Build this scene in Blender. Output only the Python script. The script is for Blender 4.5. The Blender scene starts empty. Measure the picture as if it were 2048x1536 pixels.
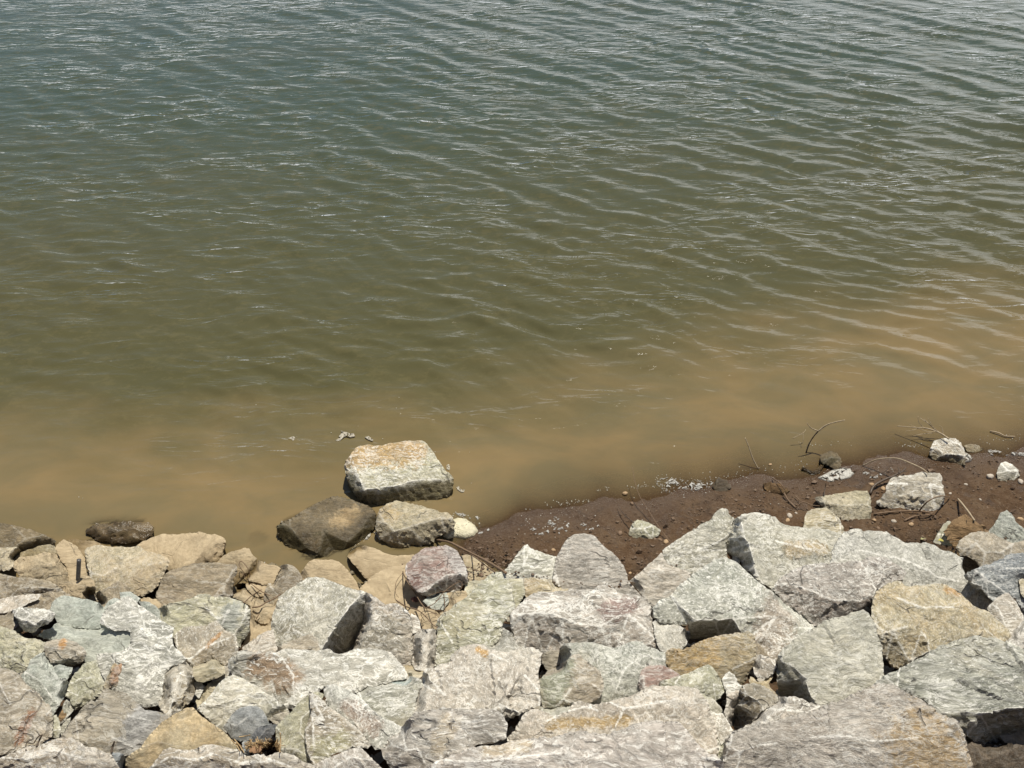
import bpy, bmesh, math, random
import numpy as np
from mathutils import Vector, Matrix
from mathutils.geometry import delaunay_2d_cdt
from mathutils.bvhtree import BVHTree

R = math.radians
sc = bpy.context.scene
# ------------------------------------------------------------------ camera
CAM_H, PITCH = 4.0, 40.0
FPX = 1592.0                      # focal length in photograph pixels (2048 wide)
cd = bpy.data.cameras.new('camera'); cd.sensor_width = 36; cd.lens = 36*FPX/2048
cd.clip_start = .05; cd.clip_end = 3000
cam = bpy.data.objects.new('camera', cd); sc.collection.objects.link(cam)
cam.location = (0, 0, CAM_H); cam.rotation_euler = (R(90-PITCH), 0, 0)
sc.camera = cam
# ------------------------------------------------------------------ light
SUN_EL, SUN_AZ = 69.0, 20.0       # sun in front of the viewer, a little to the right
w = bpy.data.worlds.new('World'); sc.world = w; w.use_nodes = True
wn = w.node_tree.nodes; wl = w.node_tree.links
bg = wn['Background']; bg.inputs['Strength'].default_value = .065
sky = wn.new('ShaderNodeTexSky'); sky.sky_type = 'NISHITA'; sky.sun_disc = False
sky.sun_elevation = R(SUN_EL); sky.sun_rotation = R(SUN_AZ)
sky.air_density = 1.0; sky.dust_density = .7; sky.ozone_density = 1.0
tc = wn.new('ShaderNodeTexCoord'); mp = wn.new('ShaderNodeMapping'); mp.inputs['Scale'].default_value = (1, 1, 2.6)
cn = wn.new('ShaderNodeTexNoise'); cn.inputs['Scale'].default_value = 3.2; cn.inputs['Detail'].default_value = 5
sx_ = wn.new('ShaderNodeSeparateXYZ')
def wm(op, a, b, c=None):
    n = wn.new('ShaderNodeMath'); n.operation = op
    for k_, v in enumerate((a, b, c)):
        if v is None: continue
        if hasattr(v, 'links'): wl.new(v, n.inputs[k_])
        else: n.inputs[k_].default_value = v
    return n.outputs[0]
wl.new(tc.outputs['Generated'], mp.inputs[0]); wl.new(mp.outputs[0], cn.inputs['Vector']); wl.new(tc.outputs['Generated'], sx_.inputs[0])
top = wm('MULTIPLY_ADD', sx_.outputs[0], .30, .19)                       # upper edge of the white cloud bank
top = wm('MULTIPLY_ADD', wm('SUBTRACT', cn.outputs[0], .5), .34, top)
mr = wn.new('ShaderNodeMapRange'); mr.interpolation_type = 'SMOOTHSTEP'; wl.new(wm('SUBTRACT', sx_.outputs[2], top), mr.inputs[0])
mr.inputs[1].default_value = -.035; mr.inputs[2].default_value = .035; mr.inputs[3].default_value = 1.; mr.inputs[4].default_value = 0.
cmx = wn.new('ShaderNodeMix'); cmx.data_type = 'RGBA'; cmx.inputs['B'].default_value = (14.5, 15.0, 15.6, 1)
wl.new(mr.outputs[0], cmx.inputs['Factor'])
wl.new(sky.outputs[0], cmx.inputs['A']); wl.new(cmx.outputs['Result'], bg.inputs['Color'])
sd = bpy.data.lights.new('sun', 'SUN'); sd.energy = 4.9; sd.angle = R(.5); sd.color = (1, .945, .82)
sun = bpy.data.objects.new('sun', sd); sc.collection.objects.link(sun)
sv = Vector((math.sin(R(SUN_AZ))*math.cos(R(SUN_EL)), math.cos(R(SUN_AZ))*math.cos(R(SUN_EL)), math.sin(R(SUN_EL))))
sun.rotation_euler = sv.to_track_quat('Z', 'Y').to_euler(); sun.location = (3, 8, 12)
sc.view_settings.view_transform = 'Standard'; sc.view_settings.look = 'None'
sc.view_settings.exposure = .14; sc.view_settings.gamma = 1.0; sc.view_settings.use_curve_mapping = False
sc.cycles.max_bounces = 6; sc.cycles.transparent_max_bounces = 8
sc.cycles.sample_clamp_direct = 2.5; sc.cycles.sample_clamp_indirect = 4.
sc.cycles.caustics_reflective = False; sc.cycles.caustics_refractive = False

# ------------------------------------------------------------------ numpy noise
rng = np.random.RandomState(7)
PERM = rng.permutation(4096).astype(np.int64)
GRAD = rng.normal(size=(4096, 3)); GRAD /= np.linalg.norm(GRAD, axis=1)[:, None]
RND = rng.rand(4096, 3)
def hsh(i, j, k):
    return PERM[(PERM[(PERM[i & 4095] + j) & 4095] + k) & 4095]
def gnoise(p):
    i = np.floor(p).astype(np.int64); f = p - i
    u = f*f*f*(f*(f*6-15)+10); out = 0
    for dx in (0, 1):
        for dy in (0, 1):
            for dz in (0, 1):
                g = GRAD[hsh(i[:, 0]+dx, i[:, 1]+dy, i[:, 2]+dz)]
                v = ((f-np.array([dx, dy, dz]))*g).sum(1)
                wx = u[:, 0] if dx else 1-u[:, 0]; wy = u[:, 1] if dy else 1-u[:, 1]; wz = u[:, 2] if dz else 1-u[:, 2]
                out = out + v*wx*wy*wz
    return out*1.6
def fbm(p, o=4, g=.5, l=2.1):
    a, s, r = 1., 0., 0.
    for k in range(o):
        s = s + a*gnoise(p + 17.3*k); r += a; a *= g; p = p*l
    return s/r
def ridged(p, o=3):
    a, s, r = 1., 0., 0.
    for k in range(o):
        s = s + a*(1-np.abs(gnoise(p+9.1*k))*2); r += a; a *= .5; p = p*2.1
    return s/r
def shards(p, off=.7):
    """fractured-stone relief: every cell is a plane tilted its own way"""
    i = np.floor(p).astype(np.int64); best = np.full(len(p), 9.); val = np.zeros(len(p)); 
    for dx in (-1, 0, 1):
        for dy in (-1, 0, 1):
            for dz in (-1, 0, 1):
                h = hsh(i[:, 0]+dx, i[:, 1]+dy, i[:, 2]+dz)
                c = i + np.array([dx, dy, dz]) + RND[h]
                d = ((p-c)**2).sum(1); m = d < best
                v = ((p-c)*GRAD[h]).sum(1) + (RND[h][:, 0]-.5)*off
                best = np.where(m, d, best); val = np.where(m, v, val)
    return val

# ------------------------------------------------------------------ photo pixel -> ray -> world
cp, sp = math.cos(R(PITCH)), math.sin(R(PITCH))
CAMP = np.array([0, 0, CAM_H])
def rays(xy):
    xy = np.asarray(xy, float)
    a = (xy[..., 0]-1024)/FPX; b = -(xy[..., 1]-768)/FPX
    d = np.stack([a, cp + b*sp, -sp + b*cp], -1)       # unit depth along the view axis
    return d
def project(P):
    q = P - CAMP
    dep = q[:, 1]*cp - q[:, 2]*sp; up = q[:, 1]*sp + q[:, 2]*cp
    return np.stack([1024 + q[:, 0]/dep*FPX, 768 - up/dep*FPX], -1), dep
def on_plane(x, y, z):
    d = rays((x, y)); t = (z-CAM_H)/d[2]; return CAMP + d*t
SHORE = [(-900, 1120), (-300, 1085), (0, 1080), (120, 1095), (300, 1115), (450, 1125), (560, 1140), (700, 1155), (850, 1110), (930, 1058),
         (1000, 1038), (1090, 1006), (1170, 992), (1250, 970), (1400, 958), (1500, 940), (1600, 930), (1700, 905), (1850, 895), (2048, 878), (2500, 850), (3200, 790)]
SHORE = [(x, y + 20*min(1, max(0, (x-950)/150))) for x, y in SHORE]
SW = np.array([on_plane(x, y, 0)[:2] for x, y in SHORE])
def shore_s(x, y):
    return np.interp(x, SW[:, 0], SW[:, 1]) - y + .035*np.sin(x*5.1+.4) + .022*np.sin(x*11.7+1) + .012*np.sin(x*23.)
S1X = np.array([-3, -.6, -.2, .1, .6, 1.1, 2.0, 4.0]); S1V = np.array([.02, .02, .1, .38, .5, .62, .62, .7])
def profile(x, y):
    """riprap / bank surface before the boulders"""
    s = shore_s(x, y); s1 = np.interp(x, S1X, S1V)
    under = np.where(x < 0, .50, .22)
    und = np.where(s > -1.0, s*np.interp(x, [-1, .4], [.42, .16]), -1.0*np.interp(x, [-1, .4], [.42, .16]) + (s+1)*.22)
    und = np.maximum(und, -1.6)
    return np.where(s < 0, und, np.where(s < s1, s*.10, s1*.10 + (s-s1)*.52))
def smooth(a, b, x):
    t = np.clip((x-a)/(b-a), 0, 1); return t*t*(3-2*t)
def ground(x, y):
    s = shore_s(x, y); s1 = np.interp(x, S1X, S1V)
    return profile(x, y) - .27*smooth(s1-.02, s1+.35, s)*(1-smooth(2.7, 3.5, x)) - .12*smooth(-.3, .1, s)*(1-smooth(-.9, -.2, x))
def hit(x, y, h=0., fn=None):
    """point of the ray through pixel (x, y) that lies h above the bank (or the water)"""
    fn = fn or profile
    d = rays((x, y)); lo, hi = 1.0, 60.0
    for _ in range(44):
        m = (lo+hi)/2; p = CAMP + d*m
        if p[2] > max(float(fn(p[0], p[1])), 0.) + h: lo = m
        else: hi = m
    return CAMP + d*lo

# ------------------------------------------------------------------ node helpers
def newmat(name):
    m = bpy.data.materials.new(name); m.use_nodes = True
    nt = m.node_tree; nt.nodes.clear(); return m, nt
class NT:
    def __init__(s, nt): s.n = nt.nodes; s.l = nt.links
    def add(s, t, **kw):
        n = s.n.new(t)
        for k, v in kw.items():
            if k == 'inp':
                for a, b in v.items(): s.put(n, a, b)
            else: setattr(n, k, v)
        return n
    def put(s, n, a, b):
        if hasattr(b, 'links') and hasattr(b, 'is_output'): s.l.new(b, n.inputs[a])
        else: n.inputs[a].default_value = b
    def math(s, op, a, b=0., c=None, clamp=False):
        n = s.n.new('ShaderNodeMath'); n.operation = op; n.use_clamp = clamp
        s.put(n, 0, a); s.put(n, 1, b)
        if c is not None: s.put(n, 2, c)
        return n.outputs[0]
    def vmath(s, op, a, b=None, scale=None):
        n = s.n.new('ShaderNodeVectorMath'); n.operation = op; s.put(n, 0, a)
        if b is not None: s.put(n, 1, b)
        if scale is not None: s.put(n, 'Scale', scale)
        return n.outputs['Value'] if op in ('DOT_PRODUCT', 'LENGTH', 'DISTANCE') else n.outputs[0]
    def noise(s, vec, scale, detail=4, rough=.55, dist=0.):
        n = s.add('ShaderNodeTexNoise'); s.put(n, 'Vector', vec); s.put(n, 'Scale', scale); s.put(n, 'Detail', detail)
        s.put(n, 'Roughness', rough); s.put(n, 'Distortion', dist); return n.outputs[0]
    def step(s, x, a, b):
        n = s.n.new('ShaderNodeMapRange'); n.interpolation_type = 'SMOOTHSTEP'; s.put(n, 0, x); s.put(n, 1, a); s.put(n, 2, b); return n.outputs[0]
    def mix(s, f, a, b, mode='MIX'):
        n = s.n.new('ShaderNodeMix'); n.data_type = 'RGBA'; n.blend_type = mode; s.put(n, 'Factor', f); s.put(n, 'A', a); s.put(n, 'B', b); return n.outputs['Result']
def c4(c): return (c[0], c[1], c[2], 1.)

# ------------------------------------------------------------------ the stone shader, one group used by every stone
G = bpy.data.node_groups.new('stone', 'ShaderNodeTree')
def gin(n, t, v):
    s = G.interface.new_socket(n, in_out='INPUT', socket_type=t); s.default_value = v
for n, t, v in [('ColA', 'NodeSocketColor', (.4, .4, .4, 1)), ('ColB', 'NodeSocketColor', (.5, .5, .5, 1)), ('ColC', 'NodeSocketColor', (.4, .3, .2, 1)),
                ('Offset', 'NodeSocketVector', (0, 0, 0)), ('Stretch', 'NodeSocketVector', (1, 1, 1)), ('Rot', 'NodeSocketVector', (0, 0, 0)), ('Elong', 'NodeSocketVector', (.36, 1, 1)),
                ('White', 'NodeSocketFloat', .5), ('Mud', 'NodeSocketFloat', 0.), ('CAmt', 'NodeSocketFloat', .3), ('Bump', 'NodeSocketFloat', 1.), ('Gloss', 'NodeSocketFloat', 0.),
                ('StA', 'NodeSocketVector', (0, 0, -9)), ('StB', 'NodeSocketVector', (0, .01, -9)), ('StR', 'NodeSocketFloat', .01), ('StCol', 'NodeSocketColor', (.5, .25, .06, 1)),
                ('WetZ', 'NodeSocketFloat', .05)]:
    gin(n, t, v)
G.interface.new_socket('BSDF', in_out='OUTPUT', socket_type='NodeSocketShader')
g = NT(G); gi = g.add('NodeGroupInput').outputs; go = g.add('NodeGroupOutput')
tco = g.add('ShaderNodeTexCoord').outputs['Object']
geo = g.add('ShaderNodeNewGeometry')
P0 = g.vmath('ADD', tco, gi['Offset'])
mpn = g.add('ShaderNodeMapping'); g.put(mpn, 'Vector', P0); g.put(mpn, 'Rotation', gi['Rot']); g.put(mpn, 'Scale', gi['Stretch']); PS = mpn.outputs[0]
warp = g.add('ShaderNodeTexNoise'); g.put(warp, 'Vector', PS); g.put(warp, 'Scale', 7.); g.put(warp, 'Detail', 3.)
PW = g.vmath('ADD', PS, g.vmath('SCALE', g.vmath('SUBTRACT', warp.outputs['Color'], (.5, .5, .5)), scale=.05))
lo = g.noise(PS, 4.5, 5, .6, .4)
col = g.mix(g.step(lo, .36, .62), gi['ColA'], gi['ColB'])
side_ = g.add('ShaderNodeAttribute', attribute_name='side').outputs['Fac']; arr_ = g.add('ShaderNodeAttribute', attribute_name='arris').outputs['Fac']
mel = g.add('ShaderNodeMapping'); g.put(mel, 'Vector', P0); g.put(mel, 'Rotation', gi['Rot']); g.put(mel, 'Scale', gi['Elong']); PE = mel.outputs[0]
PE = g.vmath('ADD', PE, g.vmath('SCALE', g.vmath('SUBTRACT', warp.outputs['Color'], (.5, .5, .5)), scale=.10))
# third tone in ragged patches, and on the fresh side faces
pc = g.noise(g.vmath('ADD', PS, (5, 3, 1)), 3.2, 6, .65, .8)
ca = g.math('MULTIPLY', g.step(pc, .53, .66), gi['CAmt'])
ca = g.math('MAXIMUM', ca, g.math('MULTIPLY', side_, g.math('ADD', .25, g.math('MULTIPLY', gi['CAmt'], .6))))
col = g.mix(ca, col, gi['ColC'])
# local stain along a segment A-B
ab = g.vmath('SUBTRACT', gi['StB'], gi['StA']); ap = g.vmath('SUBTRACT', tco, gi['StA'])
tt = g.math('DIVIDE', g.vmath('DOT_PRODUCT', ap, ab), g.vmath('DOT_PRODUCT', ab, ab), clamp=True)
ds = g.vmath('LENGTH', g.vmath('SUBTRACT', ap, g.vmath('SCALE', ab, scale=tt)))
ds = g.math('ADD', g.math('DIVIDE', ds, gi['StR']), g.math('MULTIPLY', g.math('SUBTRACT', g.noise(P0, 22., 5, .7, 1.), .5), 2.6))
st = g.math('MULTIPLY', g.math('SUBTRACT', 1., g.step(ds, .45, 1.15)), .72)
col = g.mix(st, col, gi['StCol'])
# tonal mottling
mo = g.noise(PE, 30., 7, .74, .0)
col = g.mix(1., col, g.mix(g.step(mo, .30, .70), (.56, .555, .54, 1), (1.18, 1.15, 1.13, 1)), 'MULTIPLY')
fi = g.noise(PE, 150., 5, .8)
col = g.mix(1., col, g.mix(g.step(fi, .30, .70), (.70, .69, .67, 1), (1.2, 1.2, 1.2, 1)), 'MULTIPLY')
# chalky scuffs: thin crooked lines and flecks
def vein(scale, width, seed, detail=5):
    v = g.noise(g.vmath('ADD', PE, (seed, seed*2, 3)), scale, detail, .66, .15)
    v = g.math('ABSOLUTE', g.math('SUBTRACT', v, .5))
    return g.math('SUBTRACT', 1., g.step(v, width*.25, width))
zone = g.step(g.noise(P0, 5., 3, .6), .42, .62)
v1 = g.math('MULTIPLY', vein(6., .014, 3.), g.math('ADD', g.math('MULTIPLY', zone, .7), .3))
v2 = g.math('MULTIPLY', vein(20., .035, 8.), g.math('ADD', g.math('MULTIPLY', zone, .75), .2))
fl = g.step(g.noise(PE, 85., 5, .72, .4), .552, .60)
vv = g.math('MULTIPLY', g.math('MAXIMUM', g.math('MAXIMUM', v1, v2), g.math('MULTIPLY', fl, .95)), gi['White'], clamp=True)
edge = g.math('MULTIPLY', g.step(g.math('ADD', geo.outputs['Pointiness'], g.math('MULTIPLY', g.math('SUBTRACT', mo, .5), .06)), .525, .60), g.math('MULTIPLY', gi['White'], .65), clamp=True)
vv = g.math('MAXIMUM', vv, edge)
an = g.step(g.math('ADD', arr_, g.math('MULTIPLY', g.math('SUBTRACT', g.noise(P0, 55., 5, .75), .5), 1.7)), .62, .98)
vv = g.math('MAXIMUM', vv, g.math('MULTIPLY', an, g.math('MINIMUM', g.math('MULTIPLY', gi['White'], 1.5), 1.)))
chalk = g.mix(.85, col, (.90, .88, .82, 1))
col = g.mix(g.math('MULTIPLY', vv, .80), col, chalk)
dk = g.step(g.noise(g.vmath('ADD', PE, (1, 9, 4)), 46., 6, .75, .6), .60, .70)
col = g.mix(g.math('MULTIPLY', dk, .36), col, (.16, .15, .13, 1))
# hairline cracks
cv_ = g.add('ShaderNodeTexVoronoi', feature='DISTANCE_TO_EDGE'); g.put(cv_, 'Vector', g.vmath('ADD', PW, g.vmath('SCALE', g.vmath('SUBTRACT', warp.outputs['Color'], (.5, .5, .5)), scale=.10))); g.put(cv_, 'Scale', 4.2)
ck = g.math('MULTIPLY', g.math('SUBTRACT', 1., g.step(cv_.outputs['Distance'], .006, .022)), g.step(g.noise(g.vmath('ADD', P0, (7, 7, 2)), 6., 3), .56, .62))
col = g.mix(g.math('MULTIPLY', ck, .5), col, (.10, .09, .075, 1))
# dried silt film
mudn = g.math('ADD', g.noise(P0, 5., 5, .6), g.math('MULTIPLY', g.math('SUBTRACT', gi['Mud'], .5), 1.3))
mudf = g.math('MULTIPLY', g.step(mudn, .36, .60), g.math('MINIMUM', g.math('MULTIPLY', gi['Mud'], 3.), .86))
col = g.mix(mudf, col, g.mix(g.step(mo, .3, .7), (.35, .27, .17, 1), (.48, .385, .25, 1)))
# damp foot of the stone near the water
zz = g.add('ShaderNodeSeparateXYZ'); g.put(zz, 0, geo.outputs['Position'])
wz = g.math('ADD', zz.outputs[2], g.math('MULTIPLY', g.math('SUBTRACT', g.noise(P0, 9., 4), .5), -.10))
wet = g.math('SUBTRACT', 1., g.step(g.math('SUBTRACT', wz, gi['WetZ']), -.035, .03))
wetc = g.mix(1., col, (.42, .37, .26, 1), 'MULTIPLY')
col = g.mix(wet, col, wetc)
rough = g.math('SUBTRACT', g.math('SUBTRACT', .86, g.math('MULTIPLY', wet, .45)), g.math('MULTIPLY', gi['Gloss'], .66))
rough = g.math('MAXIMUM', rough, .17)
# relief
h = g.math('MULTIPLY', g.noise(PE, 26., 9, .74), g.math('ADD', .8, g.math('MULTIPLY', side_, 1.2)))
h = g.math('ADD', h, g.math('MULTIPLY', g.math('ABSOLUTE', g.math('SUBTRACT', g.noise(PW, 11., 6, .62, .1), .5)), -1.0))
vo = g.add('ShaderNodeTexVoronoi', feature='F1'); g.put(vo, 'Vector', PW); g.put(vo, 'Scale', 34.)
h = g.math('ADD', h, g.math('MULTIPLY', vo.outputs['Distance'], -.35))
h = g.math('ADD', h, g.math('MULTIPLY', g.noise(P0, 160., 4, .7), .16))
h = g.math('SUBTRACT', h, g.math('MULTIPLY', ck, .5))
h = g.math('MULTIPLY', h, g.math('SUBTRACT', 1., g.math('MULTIPLY', mudf, .45)))
bu = g.add('ShaderNodeBump'); g.put(bu, 'Height', h); g.put(bu, 'Distance', .020); g.put(bu, 'Strength', gi['Bump'])
bs = g.add('ShaderNodeBsdfPrincipled'); g.put(bs, 'Base Color', col); g.put(bs, 'Roughness', rough); g.put(bs, 'Normal', bu.outputs[0])
g.put(bs, 'Specular IOR Level', g.math('ADD', .25, g.math('MULTIPLY', gi['Gloss'], .5)))
g.l.new(bs.outputs[0], go.inputs[0])

PAL = {  # two body tones, patch tone, chalkiness, silt film, patch amount
 'gg': ((.42, .42, .35), (.53, .52, .44), (.50, .47, .35), .85, 0., .35),
 'gd': ((.34, .355, .305), (.48, .485, .42), (.48, .44, .31), .9, 0., .45),
 'pg': ((.41, .385, .345), (.53, .50, .45), (.48, .40, .32), .9, 0., .4),
 'pd': ((.33, .31, .285), (.45, .425, .395), (.43, .34, .28), .85, 0., .3),
 'bg': ((.375, .42, .385), (.44, .48, .435), (.45, .46, .38), .45, 0., .3),
 'tan': ((.42, .345, .23), (.48, .40, .275), (.36, .29, .19), .10, .55, .4),
 'tl': ((.47, .42, .29), (.53, .47, .34), (.40, .35, .25), .35, .30, .4),
 'dt': ((.30, .25, .175), (.39, .33, .235), (.25, .21, .16), .3, .16, .4),
 'gb': ((.37, .335, .265), (.46, .415, .33), (.46, .37, .235), .5, .0, .5),
 'och': ((.49, .39, .225), (.49, .43, .29), (.38, .31, .20), .45, .0, .5),
 'yg': ((.48, .475, .33), (.55, .53, .40), (.45, .45, .35), .55, 0., .4),
 'ol': ((.38, .38, .27), (.47, .46, .335), (.45, .40, .27), .6, 0., .4),
 'pk': ((.455, .41, .345), (.54, .495, .42), (.49, .46, .38), .9, 0., .45),
 'red': ((.27, .165, .14), (.42, .32, .28), (.42, .39, .35), .7, 0., .5),
 'sl': ((.105, .115, .13), (.15, .16, .17), (.17, .16, .15), .15, 0., .2),
 'bs': ((.24, .26, .275), (.30, .32, .325), (.30, .31, .28), .25, 0., .2),
 'wt': ((.50, .43, .33), (.60, .55, .47), (.44, .33, .20), 1.0, 0., .5),
 'wg': ((.44, .44, .39), (.57, .565, .51), (.40, .40, .33), 1.0, 0., .3),
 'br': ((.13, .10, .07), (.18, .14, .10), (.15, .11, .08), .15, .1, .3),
 'wb': ((.16, .115, .055), (.23, .165, .08), (.07, .055, .03), .0, .0, .4),
 'mo': ((.145, .115, .068), (.23, .185, .115), (.10, .10, .05), .12, .1, .6),
 'cl': ((.27, .18, .095), (.36, .25, .14), (.30, .18, .09), .0, .0, .4),
}
NM = [0]
def stone_mat(name, pal, seed, stain=None, white=None, mud=None, bump=None, gloss=0., stretch=None, wetz=.045):
    m, nt = newmat(name); k = NT(nt)
    gr = nt.nodes.new('ShaderNodeGroup'); gr.node_tree = G
    a, b, c, wh, mu, cam_ = PAL[pal]; r = random.Random(seed)
    v = r.uniform(.93, 1.07); hu = r.uniform(-.02, .02)
    nb = .0 if pal in ('tan', 'tl', 'dt', 'sl', 'red', 'br', 'wb', 'mo', 'cl', 'bs') else .12; nc = (.46, .43, .39); v *= .96 if nb else .92
    f = lambda q: ((q[0]*(1-nb)+nc[0]*nb)*v*(1+hu), (q[1]*(1-nb)+nc[1]*nb)*v, (q[2]*(1-nb)+nc[2]*nb)*v*(1-hu), 1)
    I = gr.inputs
    I['ColA'].default_value = f(a); I['ColB'].default_value = f(b); I['ColC'].default_value = f(tuple(x*.86 for x in c))
    I['Offset'].default_value = (r.uniform(-20, 20), r.uniform(-20, 20), r.uniform(-20, 20))
    st = stretch or r.choice([(1, 1, 1), (1, 1, 2.6), (.55, 1, 2.0), (.85, 1, 1.4), (1.4, 1.1, 1.3)])
    I['Stretch'].default_value = st; I['Rot'].default_value = (r.uniform(0, 3), r.uniform(0, 3), r.uniform(0, 3))
    I['Elong'].default_value = r.choice([(.36, 1, 1), (.8, 1.2, 1.2), (.24, .85, .85), (.5, 1.5, 1.5), (.3, .7, 1.5), (1, 1, 1)])
    I['White'].default_value = (wh if white is None else white)*r.uniform(.65, 1.2); I['Mud'].default_value = mu if mud is None else mud
    I['CAmt'].default_value = cam_; I['Bump'].default_value = r.uniform(.55, 1.0) if bump is None else bump*.7; I['Gloss'].default_value = gloss; I['WetZ'].default_value = wetz
    if stain:
        I['StA'].default_value = stain[0]; I['StB'].default_value = stain[1]; I['StR'].default_value = stain[2]; I['StCol'].default_value = c4(stain[3])
    o = nt.nodes.new('ShaderNodeOutputMaterial'); nt.links.new(gr.outputs[0], o.inputs[0]); return m

def tag(o, label=None, cat=None, group=None, kind=None):
    if label: o['label'] = label
    if cat: o['category'] = cat
    if group: o['group'] = group
    if kind: o['kind'] = kind
    return o
def mesh_obj(name, V, F, mat, parent=None, loc=None, smooth_=True):
    me = bpy.data.meshes.new(name); V = np.asarray(V, float)
    L = np.zeros(3) if loc is None else np.asarray(loc, float)
    me.from_pydata((V-L).tolist(), [], F if isinstance(F, list) else F.tolist()); me.update()
    if smooth_: me.polygons.foreach_set('use_smooth', [True]*len(me.polygons))
    if mat: me.materials.append(mat)
    o = bpy.data.objects.new(name, me); sc.collection.objects.link(o); o.location = L
    if parent: o.parent = parent
    return o

# ------------------------------------------------------------------ depth of what already stands nearer
CELL = 5.0; MX, MY = 300, 300
ZB = np.full((int((1536+2*MY)/CELL)+2, int((2048+2*MX)/CELL)+2), np.inf)
def zidx(px):
    i = ((px[:, 1]+MY)/CELL).astype(int); j = ((px[:, 0]+MX)/CELL).astype(int)
    return np.clip(i, 0, ZB.shape[0]-1), np.clip(j, 0, ZB.shape[1]-1)
def splat(px, dep, tri):
    c = px[tri].mean(1); dc = dep[tri].mean(1)
    B = np.full(ZB.shape, np.inf)
    for q, d in ((px, dep), (c, dc), ((px[tri[:, 0]]+px[tri[:, 1]])/2, (dep[tri[:, 0]]+dep[tri[:, 1]])/2)):
        i, j = zidx(q); np.minimum.at(B, (i, j), d)
    np.minimum(ZB, B, out=ZB)

TILES = {'a': 1276, 'b': 1030}; TX = [0, 340, 680, 1020, 1360, 1688]
def tile(t):
    if t[0] in 'ab': return TX[int(t[1])], TILES[t[0]], 10*360/2048
    return {'c1': (500, 840, 10*500/2048), 'c2': (900, 840, 10*600/2048), 'c3': (1448, 800, 10*600/2048), 'n': (0, 0, 1.)}[t]
def parse(s, t):
    x0, y0, k = tile(t); out = []
    for q in s.split():
        v = [float(a) for a in q.split(',')]
        out.append((x0+v[0]*k, y0+v[1]*k, (v[2] if len(v) > 2 else 0.)*k))
    return np.array(out).reshape(-1, 3)
def inside(poly, pts):
    x, y = pts[:, 0], pts[:, 1]; c = np.zeros(len(pts), bool); n = len(poly)
    for i in range(n):
        x1, y1 = poly[i][:2]; x2, y2 = poly[(i+1) % n][:2]
        m = (y1 > y) != (y2 > y)
        with np.errstate(divide='ignore', invalid='ignore'):
            c ^= m & (x < (x2-x1)*(y-y1)/(y2-y1+1e-12)+x1)
    return c
ROCKV = []   # (verts, faces) of stones near the water, for the shallow-water depth
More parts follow.
